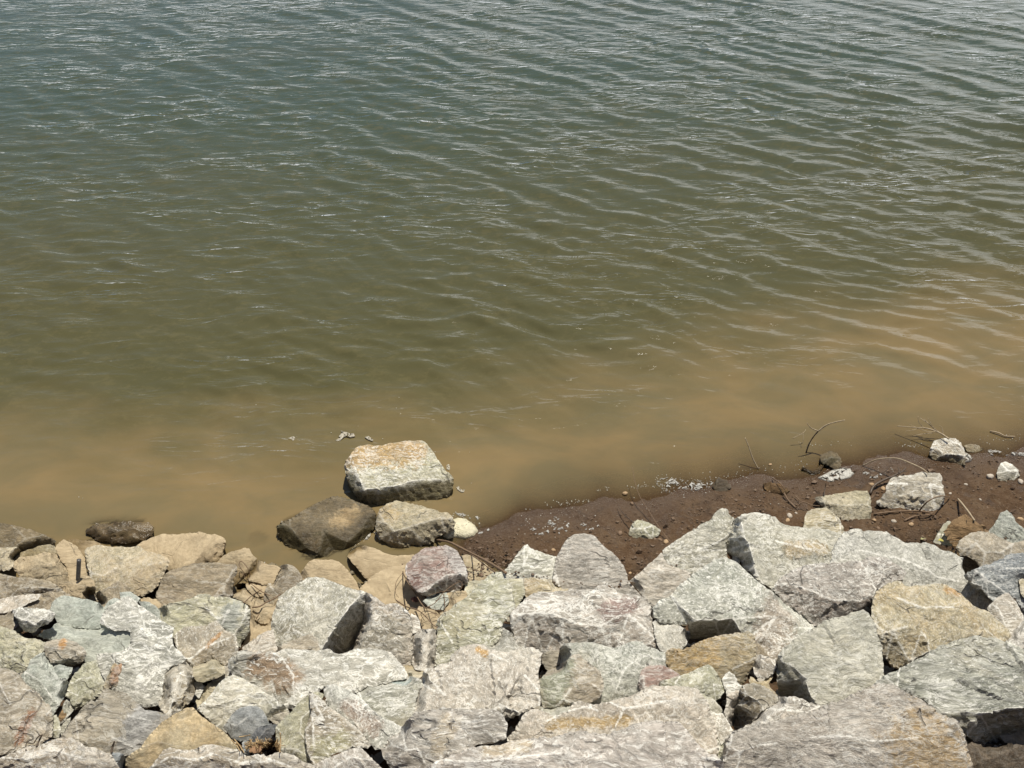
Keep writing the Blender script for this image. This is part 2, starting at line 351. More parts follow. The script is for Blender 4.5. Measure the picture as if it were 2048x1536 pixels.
def rock(name, label, t, pal, outline, inner='', group='riprap boulders on the bank', cat=None, sit=None, tilt=None, tx=None, lift=0., thick=.7,
         rough=1., stain=None, shard=1., push=True, near=False, mat=None, **mk):
    O = parse(outline, t); I = parse(inner, t) if inner else np.zeros((0, 3))
    NM[0] += 1; seed = NM[0]; r = random.Random(seed*7+1)
    area = .5*abs(np.dot(O[:, 0], np.roll(O[:, 1], 1))-np.dot(O[:, 1], np.roll(O[:, 0], 1)))
    
    ku = tile(t)[2]
    for Q_ in (O, I):
        if len(Q_): Q_[:, 2] = np.where((Q_[:, 2] > -34*ku) & (Q_[:, 2] < 0), Q_[:, 2]*.68, Q_[:, 2])
    sz = math.sqrt(area); cen = O[:, :2].mean(0); low = O[:, 1].max()
    # coarse facets
    pts = [Vector((p[0], p[1])) for p in list(O)+list(I)]; n = len(O)
    res = delaunay_2d_cdt(pts, [(i, (i+1) % n) for i in range(n)], [], 1, 1e-4)
    cv = np.array([tuple(v) for v in res[0]]); cf = [tuple(f) for f in res[2]]
    src = np.vstack([O, I]); cdv = np.array([src[np.argmin((src[:, 0]-v[0])**2+(src[:, 1]-v[1])**2), 2] for v in cv])
    # slope of every coarse facet, and the arrises between facets of different slope
    gr_ = []
    for f in cf:
        A_ = np.array([[cv[f[1]][0]-cv[f[0]][0], cv[f[1]][1]-cv[f[0]][1]], [cv[f[2]][0]-cv[f[0]][0], cv[f[2]][1]-cv[f[0]][1]]])
        gr_.append(np.linalg.lstsq(A_, np.array([cdv[f[1]]-cdv[f[0]], cdv[f[2]]-cdv[f[0]]]), rcond=None)[0] if abs(np.linalg.det(A_)) > 1e-3 else np.zeros(2))
    eg = {}
    for fi_, f in enumerate(cf):
        for k in range(3):
            e_ = tuple(sorted((f[k], f[(k+1) % 3]))); eg.setdefault(e_, []).append(fi_)
    arris = [e_ for e_, fs in eg.items() if len(fs) == 2 and np.linalg.norm(np.array(gr_[fs[0]])-gr_[fs[1]]) > .26]
    # dense outline
    step = 3.6 if sz < 60 else (4.4 if sz < 140 else 5.2)
    dense = []
    for i in range(n):
        a, b = O[i], O[(i+1) % n]; L = math.hypot(*(b-a)[:2]); m = max(1, int(round(L/step)))
        nx, ny = -(b-a)[1]/(L+1e-6), (b-a)[0]/(L+1e-6)
        for k in range(m):
            f = k/m; p = a+(b-a)*f
            j = math.sin(f*math.pi)*r.uniform(-1, 1)*min(2.2, .035*L+.4)*rough
            dense.append((p[0]+nx*j, p[1]+ny*j, p[2]))
    dense = np.array(dense); nd = len(dense)
    # inner points
    bx0, by0 = dense[:, :2].min(0); bx1, by1 = dense[:, :2].max(0)
    gx = np.arange(bx0, bx1, step); gy = np.arange(by0, by1, step*.87)
    A, B = np.meshgrid(gx, gy); A = A + (np.arange(len(gy)) % 2)[:, None]*step/2
    rs = np.random.RandomState(seed)
    q = np.stack([A.ravel(), B.ravel()], -1) + rs.uniform(-.22, .22, (A.size, 2))*step
    q = q[inside(dense, q)]
    if len(q):
        dm = np.full(len(q), 1e9)
        for p in dense: dm = np.minimum(dm, (q[:, 0]-p[0])**2+(q[:, 1]-p[1])**2)
        q = q[dm > (step*.55)**2]
    ar = []
    for a_, b_ in arris:
        L = math.hypot(*(cv[a_]-cv[b_])); m_ = max(2, int(L/step)); px_, py_ = (cv[b_]-cv[a_])[1]/(L+1e-6), -(cv[b_]-cv[a_])[0]/(L+1e-6)
        jit = np.cumsum(rs.normal(size=m_+1)); jit -= np.linspace(jit[0], jit[-1], m_+1); jit *= min(1.6, .03*L)/max(1, np.abs(jit).max())
        for k in range(1, m_): ar.append(cv[a_]+(cv[b_]-cv[a_])*k/m_+np.array([px_, py_])*jit[k])
    ar = np.array(ar).reshape(-1, 2)
    if len(ar) and len(q):
        dm = np.full(len(q), 1e9)
        for p in ar: dm = np.minimum(dm, (q[:, 0]-p[0])**2+(q[:, 1]-p[1])**2)
        q = q[dm > (step*.6)**2]
        dm = np.full(len(ar), 1e9)
        for p in dense: dm = np.minimum(dm, (ar[:, 0]-p[0])**2+(ar[:, 1]-p[1])**2)
        q = np.vstack([q, ar[dm > (step*.5)**2]])
    allp = np.vstack([dense[:, :2], q])
    res = delaunay_2d_cdt([Vector(p) for p in allp], [(i, (i+1) % nd) for i in range(nd)], [], 1, 1e-5)
    V2 = np.array([tuple(v) for v in res[0]]); T = np.array([f for f in res[2] if len(f) == 3])
    e = V2[T]; a2 = (e[:, 1, 0]-e[:, 0, 0])*(e[:, 2, 1]-e[:, 0, 1])-(e[:, 1, 1]-e[:, 0, 1])*(e[:, 2, 0]-e[:, 0, 0])
    T[a2 > 0] = T[a2 > 0][:, ::-1]
    # loop of outline vertices in order
    vi = {}
    orig = res[3]
    for k, os_ in enumerate(orig):
        for o_ in os_:
            if o_ < nd: vi[o_] = k
    ring = [vi[i] for i in range(nd) if i in vi]
    ring = [x for i, x in enumerate(ring) if x != ring[i-1]]
    # heights from the coarse facets
    side = np.zeros(len(V2)); D = np.zeros(len(V2)); bestb = np.full(len(V2), -1e9)
    for fi_, f in enumerate(cf):
        p0, p1, p2 = cv[f[0]], cv[f[1]], cv[f[2]]
        den = (p1[1]-p2[1])*(p0[0]-p2[0])+(p2[0]-p1[0])*(p0[1]-p2[1])
        if abs(den) < 1e-6: continue
        l0 = ((p1[1]-p2[1])*(V2[:, 0]-p2[0])+(p2[0]-p1[0])*(V2[:, 1]-p2[1]))/den
        l1 = ((p2[1]-p0[1])*(V2[:, 0]-p2[0])+(p0[0]-p2[0])*(V2[:, 1]-p2[1]))/den
        l2 = 1-l0-l1; mn = np.minimum(np.minimum(l0, l1), l2); m = mn > bestb
        lc = np.clip(np.stack([l0, l1, l2]), 0, 1); lc /= lc.sum(0)
        D = np.where(m, lc[0]*cdv[f[0]]+lc[1]*cdv[f[1]]+lc[2]*cdv[f[2]], D); side = np.where(m, min(1., max(0., (np.linalg.norm(gr_[fi_])-.25)/.35)), side); bestb = np.where(m, mn, bestb)
    # a worn rim
    dd = np.full(len(V2), 1e9); rp = V2[ring]
    for p in rp[::2]: dd = np.minimum(dd, np.hypot(V2[:, 0]-p[0], V2[:, 1]-p[1]))
    rim = .022*sz+1.5
    D -= rim*.8*np.clip(1-dd/rim, 0, 1)**2
    E = np.vstack([T[:, [0, 1]], T[:, [1, 2]], T[:, [2, 0]]]); E = np.vstack([E, E[:, ::-1]])
    cnt = np.bincount(E[:, 0], minlength=len(V2))
    D = .85*D + .15*np.bincount(E[:, 0], D[E[:, 1]], len(V2))/np.maximum(cnt, 1)
    side = .5*side + .5*np.bincount(E[:, 0], side[E[:, 1]], len(V2))/np.maximum(cnt, 1)
    rdg = np.full(len(V2), 1e9)
    for a_, b_ in arris:
        ab = cv[b_]-cv[a_]; tt_ = np.clip(((V2-cv[a_])@ab)/(ab@ab+1e-9), 0, 1); rdg = np.minimum(rdg, np.hypot(*(V2-cv[a_]-tt_[:, None]*ab).T))
    rdg = np.exp(-(rdg/(3.4 if sz < 90 else 4.8))**2)
    # the plane the stone's top lies in
    ti = R(tilt if tilt is not None else 12+r.uniform(-7, 7)); txx = tx if tx is not None else r.uniform(-.12, .12)
    nrm = np.array([txx, -math.sin(ti), math.cos(ti)]); nrm /= np.linalg.norm(nrm)
    dirs = rays(V2)
    def place(C):
        t_ = ((C-CAMP)@nrm)/(dirs@nrm)
        return t_
    base = hit(cen[0], cen[1]); dist0 = (base-CAMP)@np.array([0, cp, -sp]); mpp = dist0/FPX
    S = sz*mpp
    if sit is None:
        C = hit(cen[0], cen[1], .22*S+lift)
        t_ = place(C) - D*mpp
    else:
        lo_, hi_ = -.3, 1.5
        for _ in range(26):
            mh = (lo_+hi_)/2; C = hit(cen[0], cen[1], mh, lambda x, y: ground(x, y)*0+profile(x, y))
            t_ = place(C) - D*mpp; Pq = CAMP + dirs[ring]*t_[ring][:, None]
            hgt = Pq[:, 2]-np.maximum(profile(Pq[:, 0], Pq[:, 1]), 0)
            if np.percentile(hgt, 12) > sit: hi_ = mh
            else: lo_ = mh
    # keep behind what stands nearer
    if push:
        i, j = zidx(V2); zb = ZB[i, j]; need = zb + .014 + .01*S
        dl = np.where((t_ < need) & np.isfinite(zb), need-t_, 0.)
        for _ in range(1):
            nb_ = dl.copy(); np.maximum.at(nb_, E[:, 0], dl[E[:, 1]]); dl = nb_
        for _ in range(3): dl = .4*dl + .6*np.bincount(E[:, 0], dl[E[:, 1]], len(V2))/np.maximum(cnt, 1)
        t_ = t_ + dl
    F3 = CAMP + dirs*t_[:, None]
    # body behind the visible side
    Th = thick*S; rc = V2[ring]; cc = rc.mean(0); tr = t_[ring]; tm = np.median(t_)
    rings = [np.array(ring)]; extra = []; base_i = len(V2)
    for (ins, dp) in ((1.0, .10), (.97, .32), (.86, .66), (.6, .92)):
        pxy = cc + (rc-cc)*ins; tq = np.maximum(tr, np.percentile(t_, 10)) + dp*Th + 0*tr
        tq = tq*(1-(1-ins)*.8) + (tm+dp*Th)*((1-ins)*.8)
        tq = np.maximum(tq, tr+.02)
        extra.append(CAMP + rays(pxy)*tq[:, None]); rings.append(np.arange(base_i, base_i+len(ring))); base_i += len(ring)
    extra.append((CAMP + rays(cc)*(tm+Th))[None]); cidx = base_i
    V = np.vstack([F3]+extra); faces = [tuple(f) for f in T]
    nr = len(ring)
    # orientation of the ring relative to the front faces
    es = {(f[k], f[(k+1) % 3]) for f in faces for k in range(3)}
    fw = sum(((ring[i], ring[(i+1) % nr]) in es) for i in range(nr)) > nr/2
    for a, b in zip(rings[:-1], rings[1:]):
        for i in range(nr):
            k = (i+1) % nr
            qd = (a[k], a[i], b[i], b[k]) if fw else (a[i], a[k], b[k], b[i])
            faces.append((qd[0], qd[1], qd[2])); faces.append((qd[0], qd[2], qd[3]))
    for i in range(nr):
        k = (i+1) % nr; l = rings[-1]
        faces.append((l[k], l[i], cidx) if fw else (l[i], l[k], cidx))
    Fa = np.array(faces)
    def vnorm(V):
        fn = np.cross(V[Fa[:, 1]]-V[Fa[:, 0]], V[Fa[:, 2]]-V[Fa[:, 0]]); N = np.zeros_like(V)
        for k in range(3):
            for c in range(3): N[:, c] += np.bincount(Fa[:, k], fn[:, c], len(V))
        return N/np.maximum(np.linalg.norm(N, axis=1), 1e-12)[:, None]
    N = vnorm(V)
    # outward: front normals face the camera
    if ((N[:len(V2)]*(CAMP-V[:len(V2)])).sum() < 0): Fa = Fa[:, ::-1]; N = -N
    rm = np.linalg.qr(rs.normal(size=(3, 3)))[0]
    q = (V@rm)*np.array([1, 1, 1.9]) + rs.uniform(-50, 50, 3)
    Sc = min(S, .5)
    bro = smooth(-.05, .35, fbm(q*2.4+7, 2))      # broken, hackly areas against clean cleavage faces
    sd2 = np.zeros(len(V)); sd2[:len(V2)] = side; bro = np.clip(bro*.55+sd2*.9, 0, 1.2); bro[:len(V2)] *= 1-.7*rdg
    disp = Sc*.008*rough*fbm(q/Sc*1.6, 2) + Sc*.017*rough*shard*shards(q/Sc*1.25, .05) + (.0015+.008*bro)*rough*shard*shards(q*14) \
         + (.001+.007*bro)*rough*(ridged(q*12, 3)-.6) + (.0012+.003*bro)*rough*fbm(q*45, 3)
    V = V + N*disp[:, None]
    px, dep = project(V[:len(V2)]); splat(px, dep, T)
    loc = V.mean(0); loc[2] = V[:, 2].min()
    sd = None
    if stain:
        a = parse(stain[0], t); a = a if len(a) > 1 else np.vstack([a, a+[3, 0, 0]])
        pq = []
        for x in a[:2]:
            k = np.argmin((px[:, 0]-x[0])**2+(px[:, 1]-x[1])**2); pq.append(V[k]-loc)
        if np.linalg.norm(pq[0]-pq[1]) < .004: pq[1] = pq[1]+np.array([.01, 0, 0])
        sd = (tuple(pq[0]), tuple(pq[1]), stain[1]*tile(t)[2]*mpp, stain[2] if len(stain) > 2 else (.46, .25, .07))
    m = mat or stone_mat(name+'_stone', pal, seed, stain=sd, **mk)
    o = mesh_obj(name, V, Fa, m, loc=loc)
    cat = cat or name.replace('_', ' ')
    tag(o, label, cat, group)
    for nm_, ar_ in (('side', sd2), ('arris', np.concatenate([rdg, np.zeros(len(V)-len(V2))]))):
        at_ = o.data.attributes.new(nm_, 'FLOAT', 'POINT'); at_.data.foreach_set('value', ar_.astype(np.float32))
    o.data.set_sharp_from_angle(angle=R(30))
    if near: ROCKV.append((V, Fa))
    return o

# ------------------------------------------------------------------ ground: bank, mud shore and lake bed in one sheet
def axis(*seg):
    out = []
    for a, b, st in seg: out += list(np.arange(a, b-1e-6, st))
    out.append(seg[-1][1]); return np.array(out)
def grid(xs, ys):
    X, Y = np.meshgrid(xs, ys); nx, ny = len(xs), len(ys)
    i = np.arange(nx*ny).reshape(ny, nx)
    F = np.stack([i[:-1, :-1].ravel(), i[:-1, 1:].ravel(), i[1:, 1:].ravel(), i[1:, :-1].ravel()], -1)
    return X.ravel(), Y.ravel(), F
m, nt = newmat('mud'); k = NT(nt)
geo_ = k.add('ShaderNodeNewGeometry'); P = geo_.outputs['Position']
sep = k.add('ShaderNodeSeparateXYZ'); k.put(sep, 0, P)
n1 = k.noise(P, 3.5, 6, .6); n4 = k.noise(P, 11., 5, .7, .8); n2 = k.noise(P, 38., 6, .7, .4); n3 = k.noise(P, 160., 4, .7)
col = k.mix(k.step(n1, .35, .65), (.088, .050, .026, 1), (.125, .078, .044, 1))
col = k.mix(k.step(n2, .46, .66), col, (.125, .082, .050, 1))
col = k.mix(k.math('MULTIPLY', k.step(k.noise(P, 90., 4, .7), .60, .68), .6), col, (.30, .22, .14, 1))
col = k.mix(k.math('MULTIPLY', k.step(n3, .5, .75), .35), col, (.035, .022, .014, 1))
col = k.mix(k.math('MULTIPLY', k.step(n4, .50, .66), .55), col, (.150, .105, .068, 1))
col = k.mix(k.math('MULTIPLY', k.step(k.noise(P, 6., 5, .7, .5), .55, .66), .6), col, (.045, .029, .018, 1))
wet = k.math('SUBTRACT', 1., k.step(k.math('ADD', sep.outputs[2], k.math('MULTIPLY', k.math('SUBTRACT', n1, .5), .05)), -.002, .040))
pud = k.math('MULTIPLY', k.step(k.noise(P, 5.5, 5, .65, .8), .50, .60), k.math('SUBTRACT', 1., k.step(sep.outputs[2], .03, .11)))
wet = k.math('MAXIMUM', wet, k.math('MULTIPLY', pud, .9))
col = k.mix(k.math('MULTIPLY', wet, .55), col, (.056, .033, .018, 1))
hh = k.math('ADD', k.math('MULTIPLY', n2, 1.), k.math('MULTIPLY', n3, .45)); hh = k.math('ADD', hh, k.math('MULTIPLY', k.noise(P, 17., 5, .7, .6), 1.4))
bu = k.add('ShaderNodeBump'); k.put(bu, 'Height', hh); k.put(bu, 'Distance', .016)
k.put(bu, 'Strength', k.math('SUBTRACT', 1., k.math('MULTIPLY', wet, .15)))
bs = k.add('ShaderNodeBsdfPrincipled'); k.put(bs, 'Base Color', col); k.put(bs, 'Normal', bu.outputs[0])
k.put(bs, 'Roughness', k.math('SUBTRACT', .85, k.math('MULTIPLY', wet, .66)))
k.put(bs, 'Specular IOR Level', k.math('ADD', .15, k.math('MULTIPLY', wet, .15)))
o_ = k.add('ShaderNodeOutputMaterial'); k.l.new(bs.outputs[0], o_.inputs[0])
MUD = m
gxs = axis((-600, -60, 90), (-60, -8, 8), (-8, -3.6, .4), (-3.6, -.7, .06), (-.7, 4.3, .0165), (4.3, 8, .12), (8, 60, 8), (60, 600, 90))
gys = axis((-60, -4, 8), (-4, 2.6, .2), (2.6, 5.0, .0165), (5.0, 9, .12), (9, 60, 4), (60, 600, 60))
X, Y, F = grid(gxs, gys)
Z = ground(X, Y)
fine = (X > -.8) & (X < 4.4) & (Y > 2.5) & (Y < 5.1)
q = np.stack([X, Y, np.zeros_like(X)], -1)[fine]
zf = Z[fine]; up = smooth(.0, .05, zf)
Z[fine] += (.25+.75*up)*(.020*fbm(q*7, 4) + .017*np.maximum(fbm(q*24+3, 3), -.08) + .006*ridged(q*48, 2)) + .006*fbm(q*2.5, 3)*(1-up)
gnd = mesh_obj('ground', np.stack([X, Y, Z], -1), F, MUD); tag(gnd, 'brown mud shore and lake bed under the boulders', kind='structure')

# ------------------------------------------------------------------ the stones, nearest first
OC = (.45, .27, .08); RU = (.26, .11, .05); PUR = (.24, .15, .135)
GM = 'stones at the foot of the bank, coated with dried silt'
GS = 'stones lying on the mud shore'
rock('boulder', 'largest foreground boulder at bottom right, purple grey with chalky veins and ochre flank', 'a4', 'pg',
 '52,113,-4 53,118,-4 60,106 78,101 97,99 130,90 160,82 175,73 190,66 208,58 226,52 241,52 256,62 276,72 291,85 301,90 313,94 321,105,-4 326,120,-10 330,133,-16 334,145,-20 340,185,-33 200,195,-33 52,195,-33 48,140,-14',
 '56,125,-1 70,129,-2 90,122 110,120 125,116 150,113 175,112 195,112 218,117 245,116 271,113 294,102 308,108,-2 318,135,-12', stain=('286,128 296,150', 48, (.42, .29, .13)), rough=1.15)
rock('boulder', 'bottom centre slab of grey banded stone with long white streaks', 'a3', 'pd',
 '-93,147,-6 -83,140 -58,131 -45,124 -23,122 0,118 20,115 45,112 60,109 80,106 95,108 105,110 125,105 140,99 150,96 170,95 190,94 197,98 203,106 213,120 223,130 237,139 245,146,-6 250,190,-20 100,200,-20 -95,200,-30 -104,170,-24',
 '60,130,2 150,120,2 -30,140,1 195,112,0 218,135,0', white=1.0, stretch=(.35, 1, 3), stain=('-25,128 20,122', 9, (.50, .42, .30)), rough=1.1)
rock('boulder', 'pale tan boulder cut by the bottom edge at far left, thickly mottled with white crust', 'a0', 'wt',
 '-10,140 0,136 10,132 22,127 30,124 45,121 58,115 70,112 82,112 88,116 93,118 97,124 108,126 118,130 127,133,-2 130,140,-4 136,148,-8 142,175,-26 60,190,-30 -20,175,-26', '80,122,1 60,128,2 30,138,1 100,138,0 120,150,-6', rough=1.25)
rock('boulder', 'white crusted tan boulder at the bottom edge below the smooth ochre boulder', 'a1', 'wt',
 '-28,152,-8 -23,148,-4 -13,136 -7,127 0,124.5 15,128 28,127 38,122 50,121 58,122 67,124 78,128 85,133 90,134 100,133 112,135 122,131 135,132 145,137 155,143,-2 165,147,-5 170,180,-25 70,190,-30 -25,180,-25', '0,135,1 30,138,2 50,132,2 80,142,-1 120,140,1 145,150,-4', rough=1.25)
rock('boulder', 'low purple grey boulder cut by the bottom edge beside the ridged olive boulder', 'a1', 'pg',
 '160,147,-6 175,138 190,132 198,128 208,125 215,123 221,128 233,140 241,148,-4 246,175,-20 170,178,-20', '205,135,1 185,148,0')
rock('stone', 'smooth tan ochre boulder with a blunt cone shape near the bottom left', 'a0', 'och',
 '142,148,-8 143,137,-4 150,132 160,125 165,117 175,105 185,95 193,90 201,85 213,79 220,79 228,88 241,97 253,105 261,113 271,125 276,133 250,145,-12 200,150,-10 165,150,-12 150,152,-12',
 '217,84,0 214,105,3 208,125,2 180,118,1 240,115,-2', cat='boulder', rough=.65, shard=.5, white=.15, bump=.5, tilt=24)
rock('stone', 'slate grey wedge squeezed between the white crusted boulder and the smooth ochre boulder', 'a0', 'bs', '126,131 133,130 140,131 143,137 142,148 142,162 136,162 133,145', thick=.9)
rock('boulder', 'grey brown boulder at far left with a vertical dark rust streak', 'a0', 'gb',
 '-12,30 0,33 10,36 20,40 24,43 28,49 36,57 44,62 50,70 56,77 58,82 60,90,-3 61,98,-5 60,105,-7 59,113,-9 45,121,-12 30,126,-12 10,132,-12 -12,133,-12', '20,43,0 25,58,2 12,75,3 52,88,1 15,100,0 45,105,-3', stain=('35,86 22,118', 6.5, RU), rough=1.1)
rock('stone', 'thin upright olive sliver beside the rust streaked boulder', 'a0', 'ol', '59,89 64,88 68,95 69,104 67,113,-4 60,113,-4 59,105 61,98')
rock('boulder', 'grey brown boulder with a blue grey right side, behind the bottom left white crusted boulder', 'a0', 'gb',
 '70,112,-6 78,100 86,90 95,79 104,71 108,73 112,68 116,60 122,57 130,60 140,60 147,66 157,74 165,82 178,83 188,87 196,90 192,98,-2 178,108,-4 168,119,-6 160,128,-8 150,135,-10 140,135,-12 125,135,-10 105,132,-10 90,122,-8 80,117,-6',
 '109,76,0 123,80,1 138,92,2 157,80,0 125,112,1 145,88,2 172,95,1', stain=('165,92 150,125', 24, (.30, .31, .32)), rough=.8)
rock('driftwood', 'broken chunk of pale splintered driftwood leaning on the grey triangular boulder', 'a0', 'och',
 '117,57 120,49 123,42 126,36 128,30 131,28 134,31 138,28 140,30 139,36 137,40 134,43 135,46 134,51 132,57 127,55 123,59 119,63', '130,40,3 126,50,3', group='driftwood pieces caught among the boulders', cat='driftwood', lift=.16, rough=1.9, thick=.5, white=.2, stretch=(.2, 2.4, 2.4), stain=('136,32 130,48', 8, (.34, .17, .09)))
rock('bark_chip', 'reddish bark chip lodged in the gap right of the rust streaked boulder', 'a0', 'cl', '65,94 68,87 71,81 73,86 75,85 76,88 72,93 68,96', group='driftwood pieces caught among the boulders', cat='bark', thick=.3, stretch=(.3, 2, 2))
rock('stone', 'small pale stone under the reddish bark chip', 'a0', 'gg', '69,98 76,92 81,90 80,95 75,103 70,112 68,106', lift=-.04)
# middle bottom
rock('boulder', 'ridged boulder with a chalky crest, olive face and layered left edge, lower middle', 'a1', 'gb',
 '158,60,-3 162,62 168,66 175,72 180,78 190,85 200,92 208,100 218,108 223,115 229,122 225,126,-2 210,124,-2 200,127,-2 190,131,-3 178,137,-4 166,146,-6 161,146,-10 158,135,-8 154,120,-6 153,105,-6 157,95,-5 160,85,-5 159,75,-5', '165,75,0 162,95,0 175,93,1 185,110,-1 164,125,-3', white=1.0, stain=('172,125 195,118', 15, (.37, .36, .22)))
rock('boulder', 'pale green ridged boulder with brown freckles and a chalky crest line', 'a2', 'wg',
 '-18,59,-3 -15,54 -8,53 0,56 10,60 20,66 30,74 36,83 45,88 55,93 65,98 73,102 67,109,-2 57,116,-4 48,126,-6 40,127,-6 33,117,-5 25,110,-5 10,97,-5 -5,87,-5 -15,76,-5', '0,68,1 25,85,0 45,100,-1 30,100,-3', stain=('38,104 12,80', 12, (.33, .25, .20)))
rock('boulder', 'purple pink boulder with a broken textured lower edge, left of the banded slab', 'a2', 'pg',
 '70,102,-2 78,92 85,85 95,82 105,80 118,79 130,81 145,82 160,81 172,80 178,82 184,86 187,92 190,99,-1 188,112,-2 175,117,-3 163,120,-3 150,123,-3 143,130,-3 130,136,-3 112,142,-5 100,149,-8 85,153,-16 60,153,-24 48,132,-14 46,125,-8 55,115 65,108', '120,95,2 93,110,1 160,95,2 88,126,0 60,122,-1 75,128,-3', stain=('125,98 112,122', 13, (.50, .43, .32)), rough=1.25)
rock('stone', 'pinkish ledge stone wedged under the left end of the banded slab', 'a2', 'pk', '78,156,-6 90,146 110,141 135,132 150,125 160,130 160,150 150,165,-10 80,168,-10')
rock('boulder', 'olive boulder left of the ridged boulder, above the dry grass tuft', 'a1', 'ol',
 '121,101 128,94 138,84 145,74 155,67 160,63 168,60 176,64 172,72,-2 164,80,-3 161,90,-4 159,102,-4 158,120,-5 160,137,-6 161,145,-8 150,143,-12 140,133,-12 128,135,-12 123,126,-8 121,115,-6', '150,90,1 148,108,0 130,112,-3 143,126,-6')
rock('stone', 'dark slate slab leaning beside the dry grass tuft', 'a1', 'sl', '92,117 94,110 98,104 105,100 115,97 122,99 121,103 118,109,-3 114,115,-5 110,121,-6 105,125,-6 95,128,-4 91,129,-3', '110,103,0 100,115,0', rough=.6, bump=.35, tilt=25)
rock('stone', 'small slate fragment left of the dark slate slab', 'a1', 'bs', '82,119 88,116 94,116 93,128,-2 90,133,-3 84,131,-3')
rock('boulder', 'smooth blue grey boulder above the dark slate slab', 'a1', 'bs', '60,102,-3 65,95 71,86 80,79 90,77 100,78 106,83 110,90 113,97 118,99 105,103,-2 97,109,-4 93,117,-6 80,118,-7 72,115,-6 66,108,-5', '88,90,2 75,100,1', rough=.6, bump=.45, tilt=20)
rock('stone', 'layered brown chip under the tip of the green striated boulder', 'a1', 'gb', '112,92 118,88 126,85 137,85 134,92,-3 125,100,-4 118,97,-3', rough=1.3, lift=-.03)
rock('boulder', 'green grey boulder with a striated front face, below the small beige stone', 'a1', 'gg',
 '30,82,-3 36,75 45,65 50,58 56,50 65,43 72,41 80,44 90,50 105,60 115,66 122,72 130,77 135,82 137,87 126,88,-6 118,91,-6 112,95,-6 108,98,-6 100,104,-6 80,108,-8 60,108,-14 52,101,-12 43,93,-8 36,87,-5', '64,77,0 85,78,0 93,68,1 70,58,2 62,92,-8', white=.9)
rock('boulder', 'wide grey white slab with a rough rust brown left face, lower middle', 'a1', 'wg',
 '66,25,-12 70,22,-6 78,18 86,16 95,17 105,16 118,17 130,13 145,13 160,14 172,13 182,12 188,17 193,18 200,16 213,11 228,11 243,13 253,16 259,23 265,31 269,39 271,46 253,50 225,56 203,64 190,58 178,55 170,60 163,66 155,74 147,76 140,80,-12 130,79,-14 122,73,-18 110,66,-20 100,58,-20 90,52,-21 80,47,-21 72,43,-19 67,38,-18 66,31,-15',
 '100,24,-4 128,24,-1 140,42,0 140,64,-2 115,48,-14 170,35,2 220,30,2', stain=('102,33 134,46', 19, (.28, .17, .085)), rough=1.25)
rock('boulder', 'green tinged boulder with a blue patch, in the middle below the grey white slab', 'a2', 'gd',
 '16,60,-2 20,56 26,50 35,45 50,43 65,42 75,43 85,45 92,47 95,53 90,60 86,72 83,88 79,97,-2 72,105,-3 60,100,-5 45,92,-5 34,82,-4 26,74,-3', '82,60,0 60,60,2 60,80,0', stain=('66,49 78,51', 10, (.34, .44, .44)))
rock('boulder', 'large pinkish tan boulder in the middle with a small orange spot on its rim', 'a2', 'pk',
 '91,52,-4 93,45,-2 95,37 98,34 104,33 115,30 127,27 127,21 131,15 137,11 145,8 155,6 163,7 170,13 180,15 193,16 203,12 213,12 226,13 229,18 228,26 226,33 224,40 226,48 227,62 230,72 227,78,-4 215,82,-8 206,86,-10 200,89,-14 186,89,-14 178,86,-8 172,84,-6 165,86,-6 145,88,-6 125,86,-6 105,86,-8 90,92,-10 82,92,-10 84,70,-4 85,57,-3',
 '100,45,0 105,36,0 130,28,0 150,20,1 170,18,1 193,28,3 175,60,1 182,76,-1 150,55,-2 120,65,-4 210,42,1', stain=('157,15 165,18', 5, (.55, .32, .08)), rough=1.3)
# right of centre, foreground
rock('boulder', 'wide pinkish grey boulder with ochre blotches directly behind the banded slab', 'a3', 'pk',
 '-2,114,-8 6,107,-3 12,96 17,88 24,83 31,82 38,85 44,89 55,88 66,83 72,73 80,71 86,74 95,76 110,73 125,69 140,65 150,60 163,55 170,57 180,57 193,57 203,58 213,59 221,68 227,78 228,86 233,96 236,112 237,125 237,140,-6 236,155,-10 150,150,-10 60,138,-10 0,126,-12',
 '86,78,1 100,82,-1 130,80,3 155,76,3 190,70,4 214,74,1 120,100,-3 40,95,1', stain=('48,99 132,93', 7, (.42, .29, .11)), rough=1.25)
rock('stone', 'pinkish white veined stone between the two biggest foreground boulders', 'a4', 'pk', '34,84 42,86 49,86 54,94 60,104 57,112,-4 52,117,-6 47,122,-6 42,112,-5 38,98,-2', white=1.)
rock('stone', 'narrow olive sliver wedged at the left foot of the largest boulder', 'a4', 'ol', '40,112,-2 47,116 52,112 54,120,-3 54,142,-8 48,155,-8 40,140,-5', white=1.)
rock('boulder', 'green boulder with white crust at right, its dark underside overhanging', 'a5', 'gd',
 '34,54,-8 46,44 57,39 63,33 80,24 91,19 97,14 108,9 118,6 128,2 137,-1 150,-4 170,1 190,7 205,15 225,25 245,45 248,80 245,120,-60 205,116,-60 175,120,-60 152,118,-36 140,112,-26 125,99,-12 112,91,-5 104,84 90,70,-1 72,62,-2 60,57,-4',
 '110,85,0 135,84,0 155,87,0 170,85,0 185,81,0 205,80,0 230,82,0 130,45,4 190,40,4 150,65,2', white=1.0, rough=1.2)
rock('boulder', 'dark brown boulder in deep shade at the bottom right corner', 'a5', 'br', '137,122 150,117 175,118 205,122 245,122 248,190,-30 150,190,-25 142,150,-10', lift=-.22)  # brown stone, its palette darkened further to carry the shade
